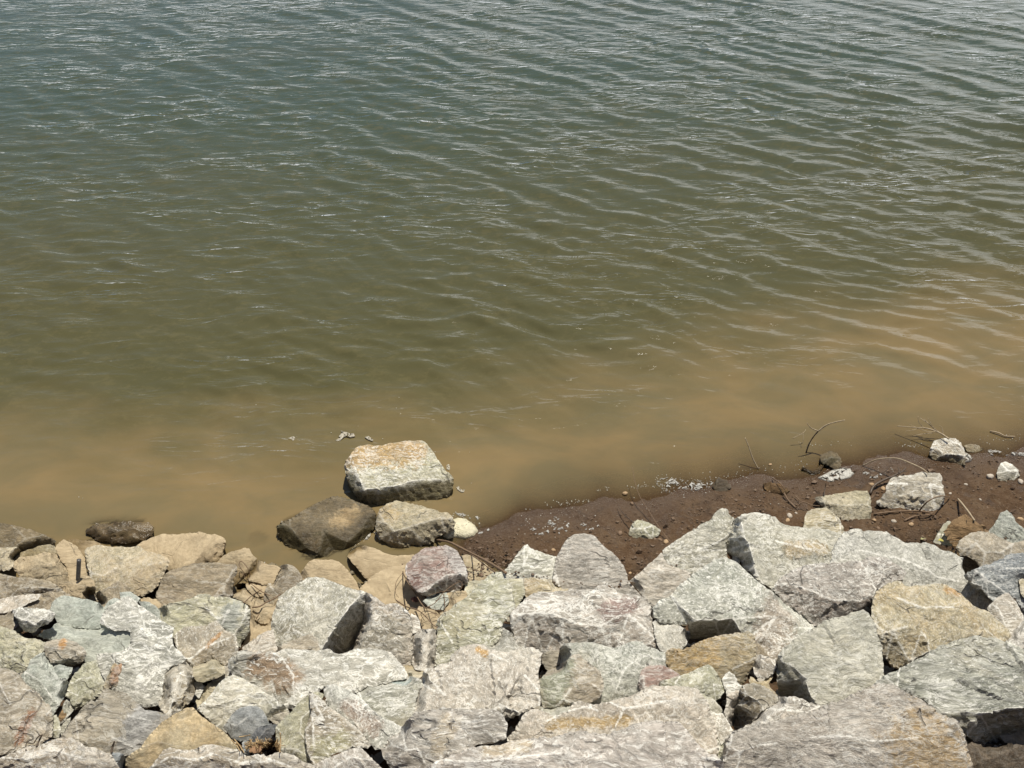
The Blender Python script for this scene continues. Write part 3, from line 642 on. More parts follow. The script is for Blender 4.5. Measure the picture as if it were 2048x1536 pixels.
rock('stone', 'wedge with a black streaked left face, left of the cracked purple stone', 'a4', 'gb',
 '68,60,-6 71,54 76,52 86,52 96,55 103,60 111,66 112,72 103,78 95,82 88,90,-14 78,101,-32 66,106,-50 62,101,-52 64,88,-40 66,76,-24', '73,58,0 76,65,0 88,71,0 94,78,0 100,68,1', rough=1.3, white=.6, tilt=14)
rock('boulder', 'flat purple pink stone with a forked crack, behind the largest foreground boulder', 'a4', 'pg',
 '72,103,-5 80,95 85,89 94,80 99,72 102,67 115,67 132,67 145,72 160,77 178,74 185,85 160,98,-6 120,105,-8 95,110,-8 76,108,-8', '120,82,2 145,85,1')
rock('stone', 'narrow tan stone flecked white, left of the black streaked wedge', 'a4', 'pk', '53,64 60,62 69,60 70,75 69,90,-3 66,98,-4 57,101,-5 52,92,-3 50,85,-2 53,74', white=.9)
rock('stone', 'pale wedge above the white flecked narrow stone', 'a4', 'wg', '48,47 51,41 56,38 62,42 67,52 71,56 70,62 60,65 53,66 51,56')
rock('stone', 'grey green stone under the right edge of the rounded olive boulder', 'a4', 'gg', '25,72 30,69 37,69 44,76 50,83 50,89 42,90,-3 36,90,-4 28,84,-3', lift=-.05)
rock('boulder', 'rounded olive boulder with a chalky rim in front of the ochre block', 'a4', 'ol',
 '-24,52,-3 -23,49 -15,47 0,43 10,40 20,34 27,31 32,30 38,34 42,40 46,46 51,50 52,56 50,62,-3 46,68,-5 41,71,-7 34,74,-6 25,80,-6 5,74,-4 -15,66,-4', '30,40,2 38,52,1 10,52,2', tilt=18)
rock('stone', 'small purple red stone at the left foot of the ochre block', 'a3', 'red', '147,45 149,38 151,35 158,31 165,31 175,31 185,36 193,42 188,50 178,58,-2 168,62,-3 155,62,-6 148,59,-8 146,54,-9 146,49,-6', '152,42,0 153,55,0 165,40,1')
rock('boulder', 'dark striated pocket stone between two pale boulders, centre right', 'a3', 'gb', '35,20 40,17 46,14 54,13 59,20 58,29 50,33,-4 44,38,-6 40,35,-6 36,28,-5', cat='stone', rough=1.3, white=.2, lift=-.08)
rock('boulder', 'faceted boulder with a green streaked left face and a brown right facet', 'a3', 'gb',
 '30,55,-5 32,48,-4 40,41,-3 44,35,-2 55,30 65,26 72,19 78,18 85,25 95,32 103,38 106,48,-2 107,58,-3 103,68,-8 95,73,-10 86,77,-10 75,75,-8 60,77,-10 52,79,-11 38,79,-11 35,70,-10 32,60,-7', '78,21,0 77,38,0 81,44,0 70,57,-1 60,70,-3 95,53,0 105,61,-3', stain=('58,40 48,62', 21, (.30, .34, .26)), rough=1.1)
rock('stone', 'small chalky stone tucked under the faceted boulder', 'a3', 'gg', '33,80 38,75 52,74 66,71 73,73 68,84,-3 55,90,-5 44,91,-6 35,87,-5')
rock('boulder', 'broad green grey boulder speckled tan in the centre of the right half', 'a3', 'gd',
 '55,22,-5 56,12 62,6 75,5 90,5 100,6 110,9 118,11 128,8 138,4 150,4 156,9 165,12 175,16 178,24 178,34,-4 170,42,-5 158,50,-6 150,60,-8 140,68,-10 125,74,-10 110,78,-10 98,80,-10 75,70,-8 60,50,-6', '100,25,2 130,35,2 150,20,2 120,60,0', white=.9)
rock('boulder', 'ochre brown block crossed by one vertical white vein', 'a4', 'och',
 '-18,28,-8 -18,18,-3 -10,12 3,14 12,8 22,3 33,0 50,-4 70,-6 77,-8 85,-2 86,10 86,22,-2 84,30,-6 80,38,-9 77,48,-13 68,57,-16 56,54,-14 40,50,-12 20,50,-12 0,50,-10 -12,42,-10', '12,12,0 33,6,0 50,6,1 70,5,1 60,35,-4 30,30,-2', tilt=26, stain=('25,15 5,28', 24, (.47, .33, .15)))
rock('stone', 'small rounded stone streaked with a pale stripe, right of the ochre block', 'a4', 'pk', '86,20 92,19 101,22 108,25 110,33 107,40,-3 101,45,-5 95,47,-6 88,45,-5 84,40,-4 83,32,-2')
rock('stone', 'dark cleft stone above the pale striped stone', 'a4', 'dt', '84,4 92,8 98,15 102,22 95,24 86,22', lift=-.1, rough=1.3)
rock('stone', 'thin tan wedge pointing right below the pale striped stone', 'a4', 'och', '78,48 80,44 84,45 88,50 95,49 104,40 106,44 101,52 104,58 112,66 98,62 88,56 80,54', lift=-.06)
rock('boulder', 'big pale green grey boulder with a dark ridged left face', 'a4', 'gg',
 '109,27,-4 112,20 118,12 130,2 141,-4 150,-12 165,-19 185,-24 200,-29 208,-32 214,-28 219,-20 224,-8 227,2 230,10 231,22 232,35 233,46 225,54,-3 208,62,-4 190,70,-4 175,76,-5 160,80,-8 150,75,-24 140,70,-36 127,68,-44 114,68,-48 111,50,-32 109,38,-18',
 '116,27,-2 128,31,0 139,36,0 143,46,0 147,60,-1 151,70,-3 141,20,1 160,4,2 185,-12,2 200,-22,1 185,30,3', rough=1.15, white=.8)
rock('boulder', 'large sunlit tan boulder with ochre patches and a brown striated facet below', 'b5', 'och',
 '31,114 32,100 34,93 36,88 43,84 50,78 60,75 66,76 68,81 75,82 90,80 105,78 117,80 130,88 140,96 150,105 165,110 172,118 180,125 187,131 190,138 186,150 165,158,-8 120,165,-10 96,162,-14 75,168,-20 62,176,-28 54,172,-30 48,164,-28 43,157,-22 40,146,-10 36,133,-3 33,122',
 '46,134,0 55,131,0 72,127,0 88,132,0 95,142,0 97,155,-3 88,106,4 125,105,3 160,130,0 60,95,2', stain=('120,84 128,89', 7, (.46, .26, .08)), rough=1.25, white=.8)
rock('stone', 'upright pinkish stone between the tan boulder and the blue grey boulder at right', 'b5', 'pk', '163,106,-3 166,102 172,95 180,90 187,88 193,95 200,106 204,114 204,122 192,132 185,134 178,127,-3 170,117,-6 165,111,-8', '175,104,0 182,120,0')
rock('stone', 'grey banded stone at the right edge above the white crusted green boulder', 'b5', 'pg', '184,131 195,125 205,120 228,112 230,160 200,158 188,146')
rock('stone', 'small tan stone on the right edge in front of the blue grey boulder', 'b5', 'tl', '198,74 203,72 215,76 222,100 208,98 201,88')
rock('boulder', 'blue grey boulder at the right edge with a black upper left facet', 'b5', 'bs',
 '138,69,-3 150,62 165,56 175,51 188,46 200,44 215,40 235,50 238,110,-30 210,112,-26 202,106,-22 195,96,-16 187,91,-14 178,95,-18 170,99,-18 164,94,-18 155,86,-18 148,83,-26 143,76,-16', '163,62,0 162,72,-2 156,82,-6 185,60,0 210,60,0', white=.7, rough=1.1)
rock('boulder', 'purple grey boulder with an open crack, in front of the long pale slab at right', 'b4', 'pd',
 '105,85,-3 107,80 112,74 120,68 135,60 150,56 170,54 190,52 205,51 217,46 232,48 252,60 258,66 254,74 237,79 225,87,-3 221,96,-6 209,106,-14 200,113,-18 180,119,-20 162,126,-24 152,127,-24 141,114,-20 128,108,-17 115,98,-11', '112,77,0 125,79,0 137,82,0 150,86,0 165,94,0 185,98,-1 205,97,-2 218,90,0 180,70,3', rough=1.2)
rock('boulder', 'triangular green boulder with chalky ridge running down right, dark hollow under its front', 'b4', 'gd',
 '-31,107,-3 -23,98 -10,92 -3,83 8,75 18,66 30,57 40,51 52,49 60,52 68,57 75,64 85,73 95,80 110,92 125,103 138,109 150,121 153,128,-3 146,142,-6 128,160,-8 111,170,-10 95,166,-10 85,152,-8 76,142,-12 45,140,-46 28,142,-52 12,142,-52 10,124,-14 -5,124,-12 -20,122,-10 -30,117,-6',
 '75,68,0 90,88,0 82,105,0 75,117,0 60,118,0 40,120,0 17,120,0 110,115,-5 130,128,-8 30,90,3', white=1., stain=('112,112 100,150', 26, (.38, .31, .25)))
rock('boulder', 'grey lichen textured stone left of the dark hollow', 'b3', 'wg', '162,122,-3 166,119 175,120 190,124 200,130 204,138 201,147,-4 195,153,-6 186,157,-7 176,158,-6 170,152,-5 165,140,-4', cat='boulder')
rock('boulder', 'large central boulder with white rimmed crest and purple red patch on its shoulder', 'b3', 'pg',
 '0,112,-3 10,102 20,92 27,88 40,87 55,86 70,85 85,86 93,86 100,80 107,79 115,83 125,89 140,91 150,93 158,100 161,105 161,115 163,127 166,142 169,152,-12 165,162,-24 118,164,-26 60,160,-28 38,160,-34 28,160,-30 15,152,-24 5,141,-18 1,130,-12 0,121,-6',
 '4,118,0 15,112,0 25,112,0 45,112,0 60,117,0 75,123,0 90,119,0 103,126,0 110,122,0 120,116,0 135,112,0 147,113,0 157,113,0 80,100,3', stain=('112,110 135,104', 14, PUR), rough=1.3, white=1.)
rock('boulder', 'rounded pink grey boulder standing against the brown mud, centre right', 'b3', 'pg',
 '48,76,-3 49,70 50,60 52,53 54,46 58,39 62,32 67,26 75,22 84,21 92,22 98,25 104,32 110,38 117,43 124,50 130,58 134,68 134,74 140,80 148,90 155,97 158,103 140,106,-4 100,98,-5 70,93,-4 57,83,-3', '105,75,2 85,50,3 120,85,1', tilt=24, rough=.8, white=.9)
rock('boulder', 'olive peaked boulder with a sunlit left slope, left of the central boulder', 'b2', 'ol',
 '109,127,-3 112,118 117,112 125,108 130,102 140,97 148,91 155,83 163,75 170,69 176,65 184,65 190,72 194,85 196,95 199,105 194,113,-3 186,122,-5 184,132,-6 180,142,-7 172,150,-7 155,162,-8 133,168,-9 118,172,-12 107,172,-16 108,155,-12 109,140,-6', '178,68,0 184,85,0 182,105,0 150,120,1 128,145,-2', stain=('132,122 150,108', 22, (.43, .40, .28)), white=.7)
rock('boulder', 'grey white angular stone peaking above the pinkish tan boulder', 'b2', 'wg', '158,150,-3 164,144 170,137 178,130 186,128 193,132 200,138 207,145 213,156 205,168,-4 180,166,-4 164,160,-4', cat='boulder', white=1.)
rock('stone', 'cream coloured block under the left grey boulder', 'b3', 'yg', '-10,72 0,72 15,73 17,90 8,106,-3 -4,112,-4 -12,104,-4')
rock('stone', 'square ochre grey block behind the central boulder crest', 'b3', 'och', '15,73 25,72 45,73 52,76 58,80 70,86 62,94,-3 30,98,-4 18,95,-4 16,82')
rock('boulder', 'grey boulder with a pointed top left corner standing against the mud', 'b3', 'gg',
 '-8,64 0,56 6,48 13,38 16,34 20,33 24,38 35,42 46,46 53,47 52,56 50,68 50,78,-3 30,84,-4 0,80,-4 -8,74,-3', '17,39,2 15,60,2', tilt=20, white=.8)
rock('boulder', 'slab of pinkish brown streaked rock leaning against the triangular green boulder', 'b3', 'pk',
 '136,75 145,68 152,62 157,56 163,52 170,45 172,43 175,50 180,57 190,61 200,63 206,67 203,78 190,86 183,93 175,99,-3 165,106,-4 157,100,-4 149,91,-3 142,83,-2', '175,70,2', tilt=22, stretch=(.5, 1, 2.4), white=.5)
rock('boulder', 'long green speckled boulder rising to a rounded tip above the mud, right of centre', 'b4', 'gg',
 '-20,49,-2 -20,40 -12,34 3,25 12,20 22,12 33,7 38,0 42,-5 48,-8 54,-6 57,0 62,5 60,13 58,20 55,28,-3 53,40,-6 54,52,-6 50,66,-8 20,92,-10 0,88,-8 -12,72,-5 -18,62,-4', '40,15,2 20,40,2 45,30,1', tilt=20, white=.9)
rock('boulder', 'long pale blue grey slab at right sloping down behind the purple grey boulder', 'b5', 'wg',
 '-14,40 -6,26 0,21 10,17 16,16 22,19 28,17 40,18 48,19 55,24 62,26 70,31 78,31 93,32 103,35 110,40 122,42 130,46 135,49 134,60 137,68 145,78 155,86 165,95 172,100 168,107,-5 158,110,-7 145,104,-6 120,102,-10 60,97,-10 -5,85,-8 -16,65,-4',
 '20,40,2 65,50,2 95,62,3 105,70,1 72,68,0 95,78,-2 115,84,-2 130,75,1', white=1., rough=1.1)
rock('boulder', 'pale grey green boulder with a black broken left face beside the deep cleft', 'b4', 'gg',
 '60,8,-6 63,4,-2 70,0 80,-2 90,-3 100,-1 108,2 113,6 120,10 130,12 145,14 160,15 175,18 187,22 192,35 192,60,-4 150,68,-8 112,82,-6 105,86,-6 95,80,-6 85,72,-8 79,64,-20 72,68,-44 62,60,-56 51,52,-58 49,42,-48 52,27,-32 56,18,-22',
 '68,7,0 72,16,0 72,24,-1 78,32,0 81,42,0 88,50,0 84,57,-2 110,30,2 150,40,2', stain=('125,38 160,38', 10, (.40, .31, .18)), rough=1.25, white=.9)
rock('boulder', 'tan grey boulder at the right edge below the pointed blue green boulder', 'b5', 'gb',
 '127,37,-3 131,30 138,24 145,20 155,18 163,19 172,22 182,28 192,32 205,29 222,28 228,45 205,50,-4 188,53,-6 177,58,-8 165,62,-9 158,62,-9 150,53,-9 140,47,-9 132,46,-8', '150,32,1 160,42,0 180,42,1 140,38,0')
rock('boulder', 'pointed blue green boulder at the right edge of the mud shore', 'b5', 'bg', '162,20 170,12 175,5 178,-2 185,-6 190,-2 197,8 204,15 218,23 225,40 195,42,-4 180,36,-4 168,28,-3', '186,2,1 185,18,1', tilt=22)
rock('rotten_log', 'dark layered rotten wood under the tan grey boulder', 'b5', 'br', '132,46 140,47 150,50 160,54 159,60,-2 150,66,-4 140,70,-6 135,68,-4 134,55', group='driftwood pieces caught among the boulders', cat='driftwood', lift=-.1, rough=2., stretch=(.25, 2, 3), bump=1.4)
# left foreground to middle
rock('boulder', 'green layered stone with sheared lower right edge, left lower area', 'a0', 'ol',
 '75,66,-2 77,60 78,53 82,47 88,38 93,31 98,26 103,25 111,25 113,34 115,42 119,50 119,58,-3 113,65,-6 106,71,-10 100,75,-12 92,79,-13 85,82,-12 83,76,-8 78,68,-4', '90,47,1 107,44,1 105,55,-1 90,66,-4', rough=1.25, cat='boulder')
rock('stone', 'pale triangle stone in the dark gap below the layered green stone', 'a0', 'gg', '72,74 77,69 81,71 84,76 85,81 80,87 74,94,-3 67,99,-4 65,92', lift=-.05)
rock('boulder', 'light green slab with a straight dark shaded right edge', 'a0', 'bg',
 '23,43 28,38 34,34 42,34 50,37 58,37 64,41 67,46 75,46 79,52 77,60 73,68,-2 67,77,-4 62,85,-6 58,90,-8 54,80,-6 48,72,-5 42,64,-4 34,58,-4 27,51,-3', '45,48,2 70,55,1 60,70,0', rough=.7, thick=1.1)
rock('stone', 'brownish stone with rusty orange edge and spot, left side', 'a0', 'gb', '50,10 53,4 62,2 73,0 85,4 92,9 97,13 99,18,-3 97,24,-7 92,29,-9 82,33,-12 75,33,-12 70,31,-11 66,29,-8 58,28,-4 52,21,-2', '67,27,0 80,22,0 90,18,0 70,12,2', stain=('73,5 71,9', 5, (.50, .25, .06)), rough=1.1)
rock('stone', 'thin grey green chip between the yellow green boulder and the light green slab', 'a0', 'bg', '31,35 34,25 42,19 50,16 54,24 60,32 60,38 50,39 40,36 33,37', tilt=25)
rock('stone', 'pale blue chip under the rusty edged stone', 'a0', 'bg', '58,30 66,28 75,32 82,34 80,42 76,48 66,48 60,40')
rock('boulder', 'yellow green boulder at the left edge', 'b0', 'yg', '-12,127 0,127 8,128 15,132 25,138 33,141 45,142 53,147 51,155 43,160 35,165 31,174 28,178,-3 22,180,-5 12,178,-5 0,174,-5 -12,172,-5', '25,150,2 10,160,2', white=.6)
rock('boulder', 'triangular pale grey boulder with white flecks, pointing up, left of centre', 'b0', 'wg',
 '114,122,-2 116,116 118,112 122,105 130,100 137,95 147,92 153,96 158,102 168,108 175,112 182,118 190,124 198,128 197,135 196,141 198,150 206,156 212,164 205,170,-3 195,172,-4 188,180,-5 186,190,-5 186,205,-8 180,216,-10 167,219,-9 157,218,-8 145,214,-7 135,204,-7 124,195,-7 112,180,-6 109,168,-4 110,158 118,157 128,156 138,156 145,152 150,145 148,133 140,131 130,133 122,128',
 '150,102,0 165,130,3 172,155,2 160,190,1 150,172,2', white=1.1, rough=1.1)
rock('stone', 'blue grey slate chip behind the tip of the triangular pale boulder', 'b0', 'bg', '136,88 148,87 156,92 160,95 156,100 147,97 138,97', tilt=20, rough=.5)
rock('stone', 'blue grey slate chip left of the triangular pale boulder', 'b0', 'bg', '118,106 123,98 130,94 137,96 132,103 124,110', rough=.5)
rock('stone', 'blue grey slate piece right of the triangular pale boulder', 'b0', 'bg', '157,98 170,99 178,104 182,109 183,120 168,114', rough=.6)
rock('boulder', 'overhanging white grey stone casting a black shadow, left side', 'b0', 'wg',
 '14,108 22,105 35,106 50,107 58,109 62,112 63,116 58,121,-8 52,125,-12 46,127,-14 40,132,-18 37,134,-18 28,132,-18 24,128,-14 20,121,-8 16,115,-3', '50,118,-1 40,124,-2 28,120,0 35,112,2', lift=.13, rough=1.2, white=1., thick=.55)
rock('boulder', 'upper flat blue green slab, left of the triangular boulder', 'b0', 'bg',
 '56,110 59,100 64,95 70,92 78,92 88,94 100,96 112,100 119,106 120,116 118,128 105,130 85,128 72,126 65,122 62,115', '90,108,1', rough=.55, bump=.5, white=.25, tilt=18, stretch=(1, 1, 2.4))
rock('boulder', 'lower flat blue green slab with a vertical crack, left of the triangular boulder', 'b0', 'bg',
 '42,138 50,131 57,129 66,122 75,123 95,122 118,122 130,128 140,128 150,133 152,144 150,154 135,162 120,165 112,172 97,170 88,152 75,147 68,142 55,142', '100,140,1 130,145,1', rough=.7, bump=.55, white=.25, tilt=18, lift=-.03)
rock('stone', 'mottled tan and pink stones patch at the left edge, above the white grey overhang', 'b0', 'pk', '-10,98 0,96 12,93 20,92 35,90 46,90 44,96 32,101 24,106 14,109 5,112 -10,112') 
rock('stone', 'brown stone above the white grey overhanging stone', 'b0', 'dt', '22,104 30,99 38,95 45,97 58,97 61,108 55,114 35,112')
rock('stone', 'silt dusted stone between the dark brown boulder and the blue green slabs', 'b0', 'dt', '40,91 50,88 60,88 72,87 80,91 74,96 62,100 52,100 44,98')
rock('stone', 'brown stone at the left edge under the pinkish patch', 'b0', 'dt', '-10,109 8,109 15,112 15,118 17,125 15,132 5,131 -10,131')
rock('boulder', 'dark brown grey boulder at the left edge with a shadowed lower lip', 'b0', 'dt',
 '-12,66 5,67 18,70 30,71 42,73 55,75 65,80 70,84 73,88 62,89,-3 50,88,-6 40,90,-8 30,93,-8 20,95,-7 8,98,-6 -12,100,-6', '20,84,0 35,82,0 48,83,0 62,84,0', group=GM)
rock('boulder', 'brown block with a straight rusty line and a blue grey edge', 'a1', 'gb',
 '3,2,-3 7,-6 15,-12 25,-14 37,-14 45,-16 53,-20 58,-15 63,-9 70,-6 74,-4 76,4,-2 78,12,-6 77,18,-9 72,22,-11 68,26,-13 66,33,-16 60,31,-15 55,26,-13 48,24,-11 40,27,-11 30,33,-10 25,33,-9 20,28,-4 14,22,-2 8,13,-2', '22,25,0 40,10,0 60,-6,0 68,0,-1 30,0,1', stain=('43,9 56,-4', 3.2, (.46, .24, .07)), white=.7)
rock('stone', 'small beige rounded stone between the grooved stone and the green boulder', 'a1', 'tl', '26,33 35,27 42,23 48,22 55,26 62,32 63,41,-3 50,47,-5 38,51,-5 30,49,-4 26,42,-2', '60,34,0 45,35,1', rough=.5, mud=.3, lift=.04, bump=.4)
rock('stone', 'grey stone right behind the small beige stone', 'a1', 'gb', '58,28 66,33 70,42 64,46 56,49 50,49 60,40')
rock('stone', 'pale cream chips below the small beige stone', 'a1', 'wg', '27,50 36,50 39,56 36,63 33,69 28,64 30,58', lift=-.06)
rock('stone', 'tan wedge right of the pale cream chips', 'a1', 'tl', '36,58 45,51 54,47 60,48 56,58 47,69 38,76 31,80 29,72 35,64', lift=-.06)
rock('boulder', 'upright brown grooved stone with a flat left side, left lower area', 'a1', 'gb',
 '-11,52 -10,42 -5,33 0,27 10,25 18,27 26,34,-3 28,45,-9 29,55,-14 27,63,-18 24,70,-19 19,78,-19 13,83,-18 8,87,-16 2,91,-12 -5,88,-6 -11,82,-4 -13,72,-2', '10,40,0 8,52,0 4,68,0 0,82,-2 18,36,-1', rough=1.2)
rock('stone', 'pinkish grey stone in the gap between the tan green boulder and the grey white slab', 'b1', 'pk', '76,158 84,150 92,143 100,138 110,132 118,130 120,145 124,160 105,160 88,158', lift=-.05)
rock('stone', 'grey triangular stone at the lower left of the big green boulder', 'b1', 'gb', '118,157 128,147 140,142 152,138 160,135 168,142 172,156 150,160 130,162', lift=.02)
rock('boulder', 'big pale green boulder with a black shaded right face, left of centre', 'b1', 'gg',
 '122,99,-2 126,92 133,86 140,82 148,76 157,72 165,70 175,71 185,76 195,80 208,85 220,87 223,91,-4 222,98,-12 220,111,-28 218,122,-42 214,135,-54 209,147,-60 202,160,-60 190,163,-48 178,160,-24 165,160,-10 150,156,-10 133,154,-10 121,147,-8 117,138,-6 115,125,-4 118,110,-3',
 '216,92,0 205,104,0 196,117,0 188,128,0 180,141,0 174,151,-1 150,100,3 140,130,0', stain=('128,134 148,136', 11, (.27, .25, .19)), white=.8)
rock('boulder', 'pink topped grey boulder standing right of the big pale green boulder', 'b2', 'pk',
 '26,92 29,87 34,90 40,94 46,99 52,103 58,101 65,101 71,104 77,110 81,115 82,125 83,140,-3 84,155,-6 84,168,-9 74,176,-11 66,168,-10 60,161,-9 50,158,-9 35,157,-9 20,158,-10 9,161,-10 13,148,-6 18,135,-4 23,122,-2 26,108', '40,119,1 55,112,1 72,108,1 60,135,0', stain=('52,142 38,150', 30, (.34, .32, .26)), tilt=20)
rock('stone', 'thin pink stone right of the pink topped boulder', 'b2', 'pk', '81,112 87,116 91,121 92,130 88,134 82,134')
rock('boulder', 'narrow pinkish block between the pink topped boulder and the olive peaked boulder', 'b2', 'pk', '82,132 95,130 108,130 110,138 109,150,-2 108,162,-3 108,172,-5 98,178,-6 86,176,-6 80,166,-4 83,146,-2')
rock('stone', 'small ochre pebble like stone in the hollow right of the grey white slab', 'a2', 'och', '71,32 80,29 90,31 96,35 95,42 91,46 84,47 78,45 73,40')
rock('boulder', 'tan boulder with a grey blue right shoulder and a black cleft, left of centre', 'b1', 'yg',
 '-14,107 0,100 15,98 25,94 32,90 45,90 50,93 62,93 70,95 80,98 88,103 92,108,-3 92,115,-7 91,125,-14 88,135,-20 83,143,-22 80,150,-22 75,152,-18 73,140,-8 66,134,-5 58,126,-4 46,130,-4 37,132,-4 25,132,-4 15,135,-4 5,140,-5 -3,134,-5 -7,124,-4 -13,117,-3', '80,99,0 68,108,1 55,119,0 86,112,0 81,125,-2 40,105,2 75,133,-5', stain=('72,112 66,125', 15, (.34, .37, .36)), stretch=(.5, 1, 2.6))
rock('stone', 'grey brown stone filling the hollow below the tan boulder', 'b0', 'gb', '100,90 107,92 114,98 110,104 100,100', lift=-.1)
# the silt coated row at the water's edge
rock('rock', 'small round silty rock between the metal rod slab and the stepped tan rock', 'b0', 'tan',
 '65,80 70,78 75,76 85,73 93,69 102,70 107,75 109,83 108,89,-3 103,94,-4 99,96,-4 88,95,-4 78,93,-3 72,88,-3 67,84,-2', '90,80,2', group=GM, mud=.4)
rock('rock', 'brown streaked rock behind the blue grey slate chips', 'b0', 'dt', '103,94 112,87 122,83 130,78 136,76 143,78 148,84 149,89 142,94 138,98 126,101 118,106 108,102', '134,82,2', group=GM, mud=.3)
rock('rock', 'thin tan rock in the shade behind the triangular pale boulder', 'b0', 'tan', '157,95 168,94 178,95 183,101 184,110 172,106 160,101', group=GM)
rock('rock', 'rounded dark tan boulder with a flat face, left of the black cleft', 'b1', 'dt',
 '-16,92 -13,80 -9,73 -3,66 3,62 12,60 22,57 25,55 40,54 55,54 68,56 74,57 76,60 75,65,-3 73,72,-5 72,82,-8 71,92,-10 66,96,-11 58,96,-8 45,96,-6 35,96,-6 25,100,-6 12,104,-6 0,107,-6 -13,108,-5', '72,62,0 64,78,0 60,90,-2 30,75,2', group=GM, cat='boulder', mud=.3, rough=.8, stretch=(.5, 1, 2))
rock('rock', 'large stepped tan rock with an undercut lower left, left of centre in the silty row', 'b0', 'tl',
 '96,41 99,37 107,34 116,34 130,36 145,36 160,35 165,40 180,44 190,48 193,52 191,58,-3 187,65,-7 184,73,-10 180,81,-15 172,88,-18 162,93,-19 155,92,-18 148,88,-14 140,82,-10 130,82,-8 120,87,-10 110,90,-12 107,82,-8 104,76,-5 101,69,-3 99,60 98,50', '104,66,0 118,69,0 133,60,0 150,57,0 168,57,0 184,54,0 150,72,-5 120,76,-5 130,45,2', group=GM, cat='boulder', mud=.42)
rock('rock', 'tan slab with a dusty slope that carries the upright metal rod', 'b0', 'tan',
 '62,37 67,31 72,28 78,30 85,34 92,42 97,50 99,57 100,68,-2 94,74,-3 85,77,-4 78,78,-4 77,66,-2 75,58 70,53 66,45', '85,50,1', group=GM)
rock('rock', 'flat tan slab partly behind the metal rod slab, at the water', 'b0', 'tan', '76,29 82,27 95,29 108,30 116,33 110,38,-2 102,42,-3 98,48,-3 90,45,-2 83,36', group=GM, near=True, sit=.0)
rock('boulder', 'round grey tan boulder in the left silty row', 'b0', 'tan',
 '15,58 17,52 22,48 33,46 42,45 50,41 58,43 65,46 68,50 72,54 76,60 78,66 78,75,-4 71,79,-6 66,82,-7 55,79,-6 42,77,-5 30,75,-4 22,72,-3 17,64,-2', '60,53,1 72,66,0 45,60,3', group=GM, mud=.45)
rock('rock', 'pale flat rock behind the round grey tan boulder', 'b0', 'tl', '16,50 20,46 25,42 38,38 48,34 57,33 62,35 65,40 69,45 66,49 50,46 30,50', group=GM, mud=.25)
rock('boulder', 'cream stone at the left edge below the mossy rock', 'b0', 'tl', '-10,37 0,37 10,37 20,36 24,40 21,45 18,51 16,58 10,63 0,64 -10,64', '5,48,1', group=GM, mud=.3)
rock('rock', 'pointed tan rock with a wire loop on it', 'b1', 'tan',
 '52,56 60,47 68,42 78,40 83,38 90,38 92,42 95,46 99,49 98,54,-3 95,61,-7 91,68,-9 86,75,-12 81,82,-14 75,85,-13 70,84,-8 70,70,-2 60,62', '92,54,0 86,65,0 76,78,-2 80,50,1', group=GM)
rock('rock', 'long tan rock at the water with a crack and a broken dark right end', 'b1', 'tan',
 '-38,36 -30,30 -20,25 -8,21 0,22 15,21 35,20 48,22 55,24 60,26 63,29 63,36,-5 61,44,-10 57,51,-14 54,57,-17 38,59,-15 25,60,-10 15,62,-5 0,64,-4 -10,55,-3 -22,48,-2 -32,44,-2', '52,30,0 44,36,0 37,42,0 27,54,-2 0,40,2', group=GM, near=True, sit=.0)
rock('rock', 'tan block right of the pointed wire loop rock', 'b1', 'tan', '88,70 91,66 94,60 97,54 101,51 105,53 112,57 122,58 126,61 122,70 117,78,-2 105,79,-3 98,77,-3 90,75,-2', group=GM, near=True, sit=.0)
rock('stone', 'round dark grey stone resting in the silty row beside the big green boulder', 'b1', 'dt', '107,88 110,82 112,78 116,70 120,62 127,57 134,56 141,58 146,63 150,70 152,78 142,86 134,92 127,97,-3 120,102,-4 112,102,-4 107,96,-3', '130,70,3', group=GM, mud=.1, tilt=20)
rock('rock', 'muddy tan rubble piece between the black cleft and the round dark stone', 'b1', 'tan', '86,79 88,75 95,76 105,77 114,79 112,90 100,94 93,90 88,85', group=GM, near=True, lift=-.04)
rock('rock', 'long tan rubble piece with roots across it, below the round dark stone', 'b1', 'tan', '90,101 96,96 105,90 115,95 124,96 123,106 120,117 116,124 104,124 97,119 93,111', group=GM, lift=-.04)
rock('rock', 'tan rubble piece right of the dark tan boulder', 'b1', 'tan', '69,83 78,85 87,85 95,88 106,86 103,96 95,104 90,103 80,97 71,94', group=GM, lift=-.06)
rock('rock', 'narrow tan rock below the root across the rubble, beside the black cleft', 'b1', 'tan', '90,104 95,112 99,120 104,128 108,134 100,140 92,145 83,149 88,134 90,118', group=GM, lift=-.04)
rock('rock', 'tan rock tucked left of the big green boulder foot', 'b1', 'tan', '100,120 112,118 120,116 122,130 118,142 112,150 100,150 92,148 103,136', group=GM, lift=-.06)
rock('boulder', 'purple red angular boulder with a silvery right facet above the root tangle', 'b2', 'red',
 '74,66 75,58 80,52 86,45 91,41 97,37 105,36 117,36 120,34 127,37 133,41 136,47 141,55 144,62 145,69,-2 145,77,-12 135,84,-20 120,88,-26 108,92,-26 100,93,-22 93,91,-14 87,87,-8 80,79,-5 76,71,-2', '118,39,0 126,55,0 133,60,0 140,67,0 122,68,0 108,78,0 96,89,-1 100,55,2', lift=.10, rough=1.1, stain=('126,42 138,62', 9, (.40, .38, .37)))
rock('rock', 'greenish stone under the root tangle', 'b2', 'bg', '94,98 100,93 110,90 122,88 124,98 118,108 108,108 100,104', lift=-.02, group=GM)
rock('rock', 'tan flat stone right of the root tangle', 'b2', 'tan', '118,94 122,89 130,87 143,86 146,97 137,104 127,112 115,115 112,108', group=GM, lift=-.03)
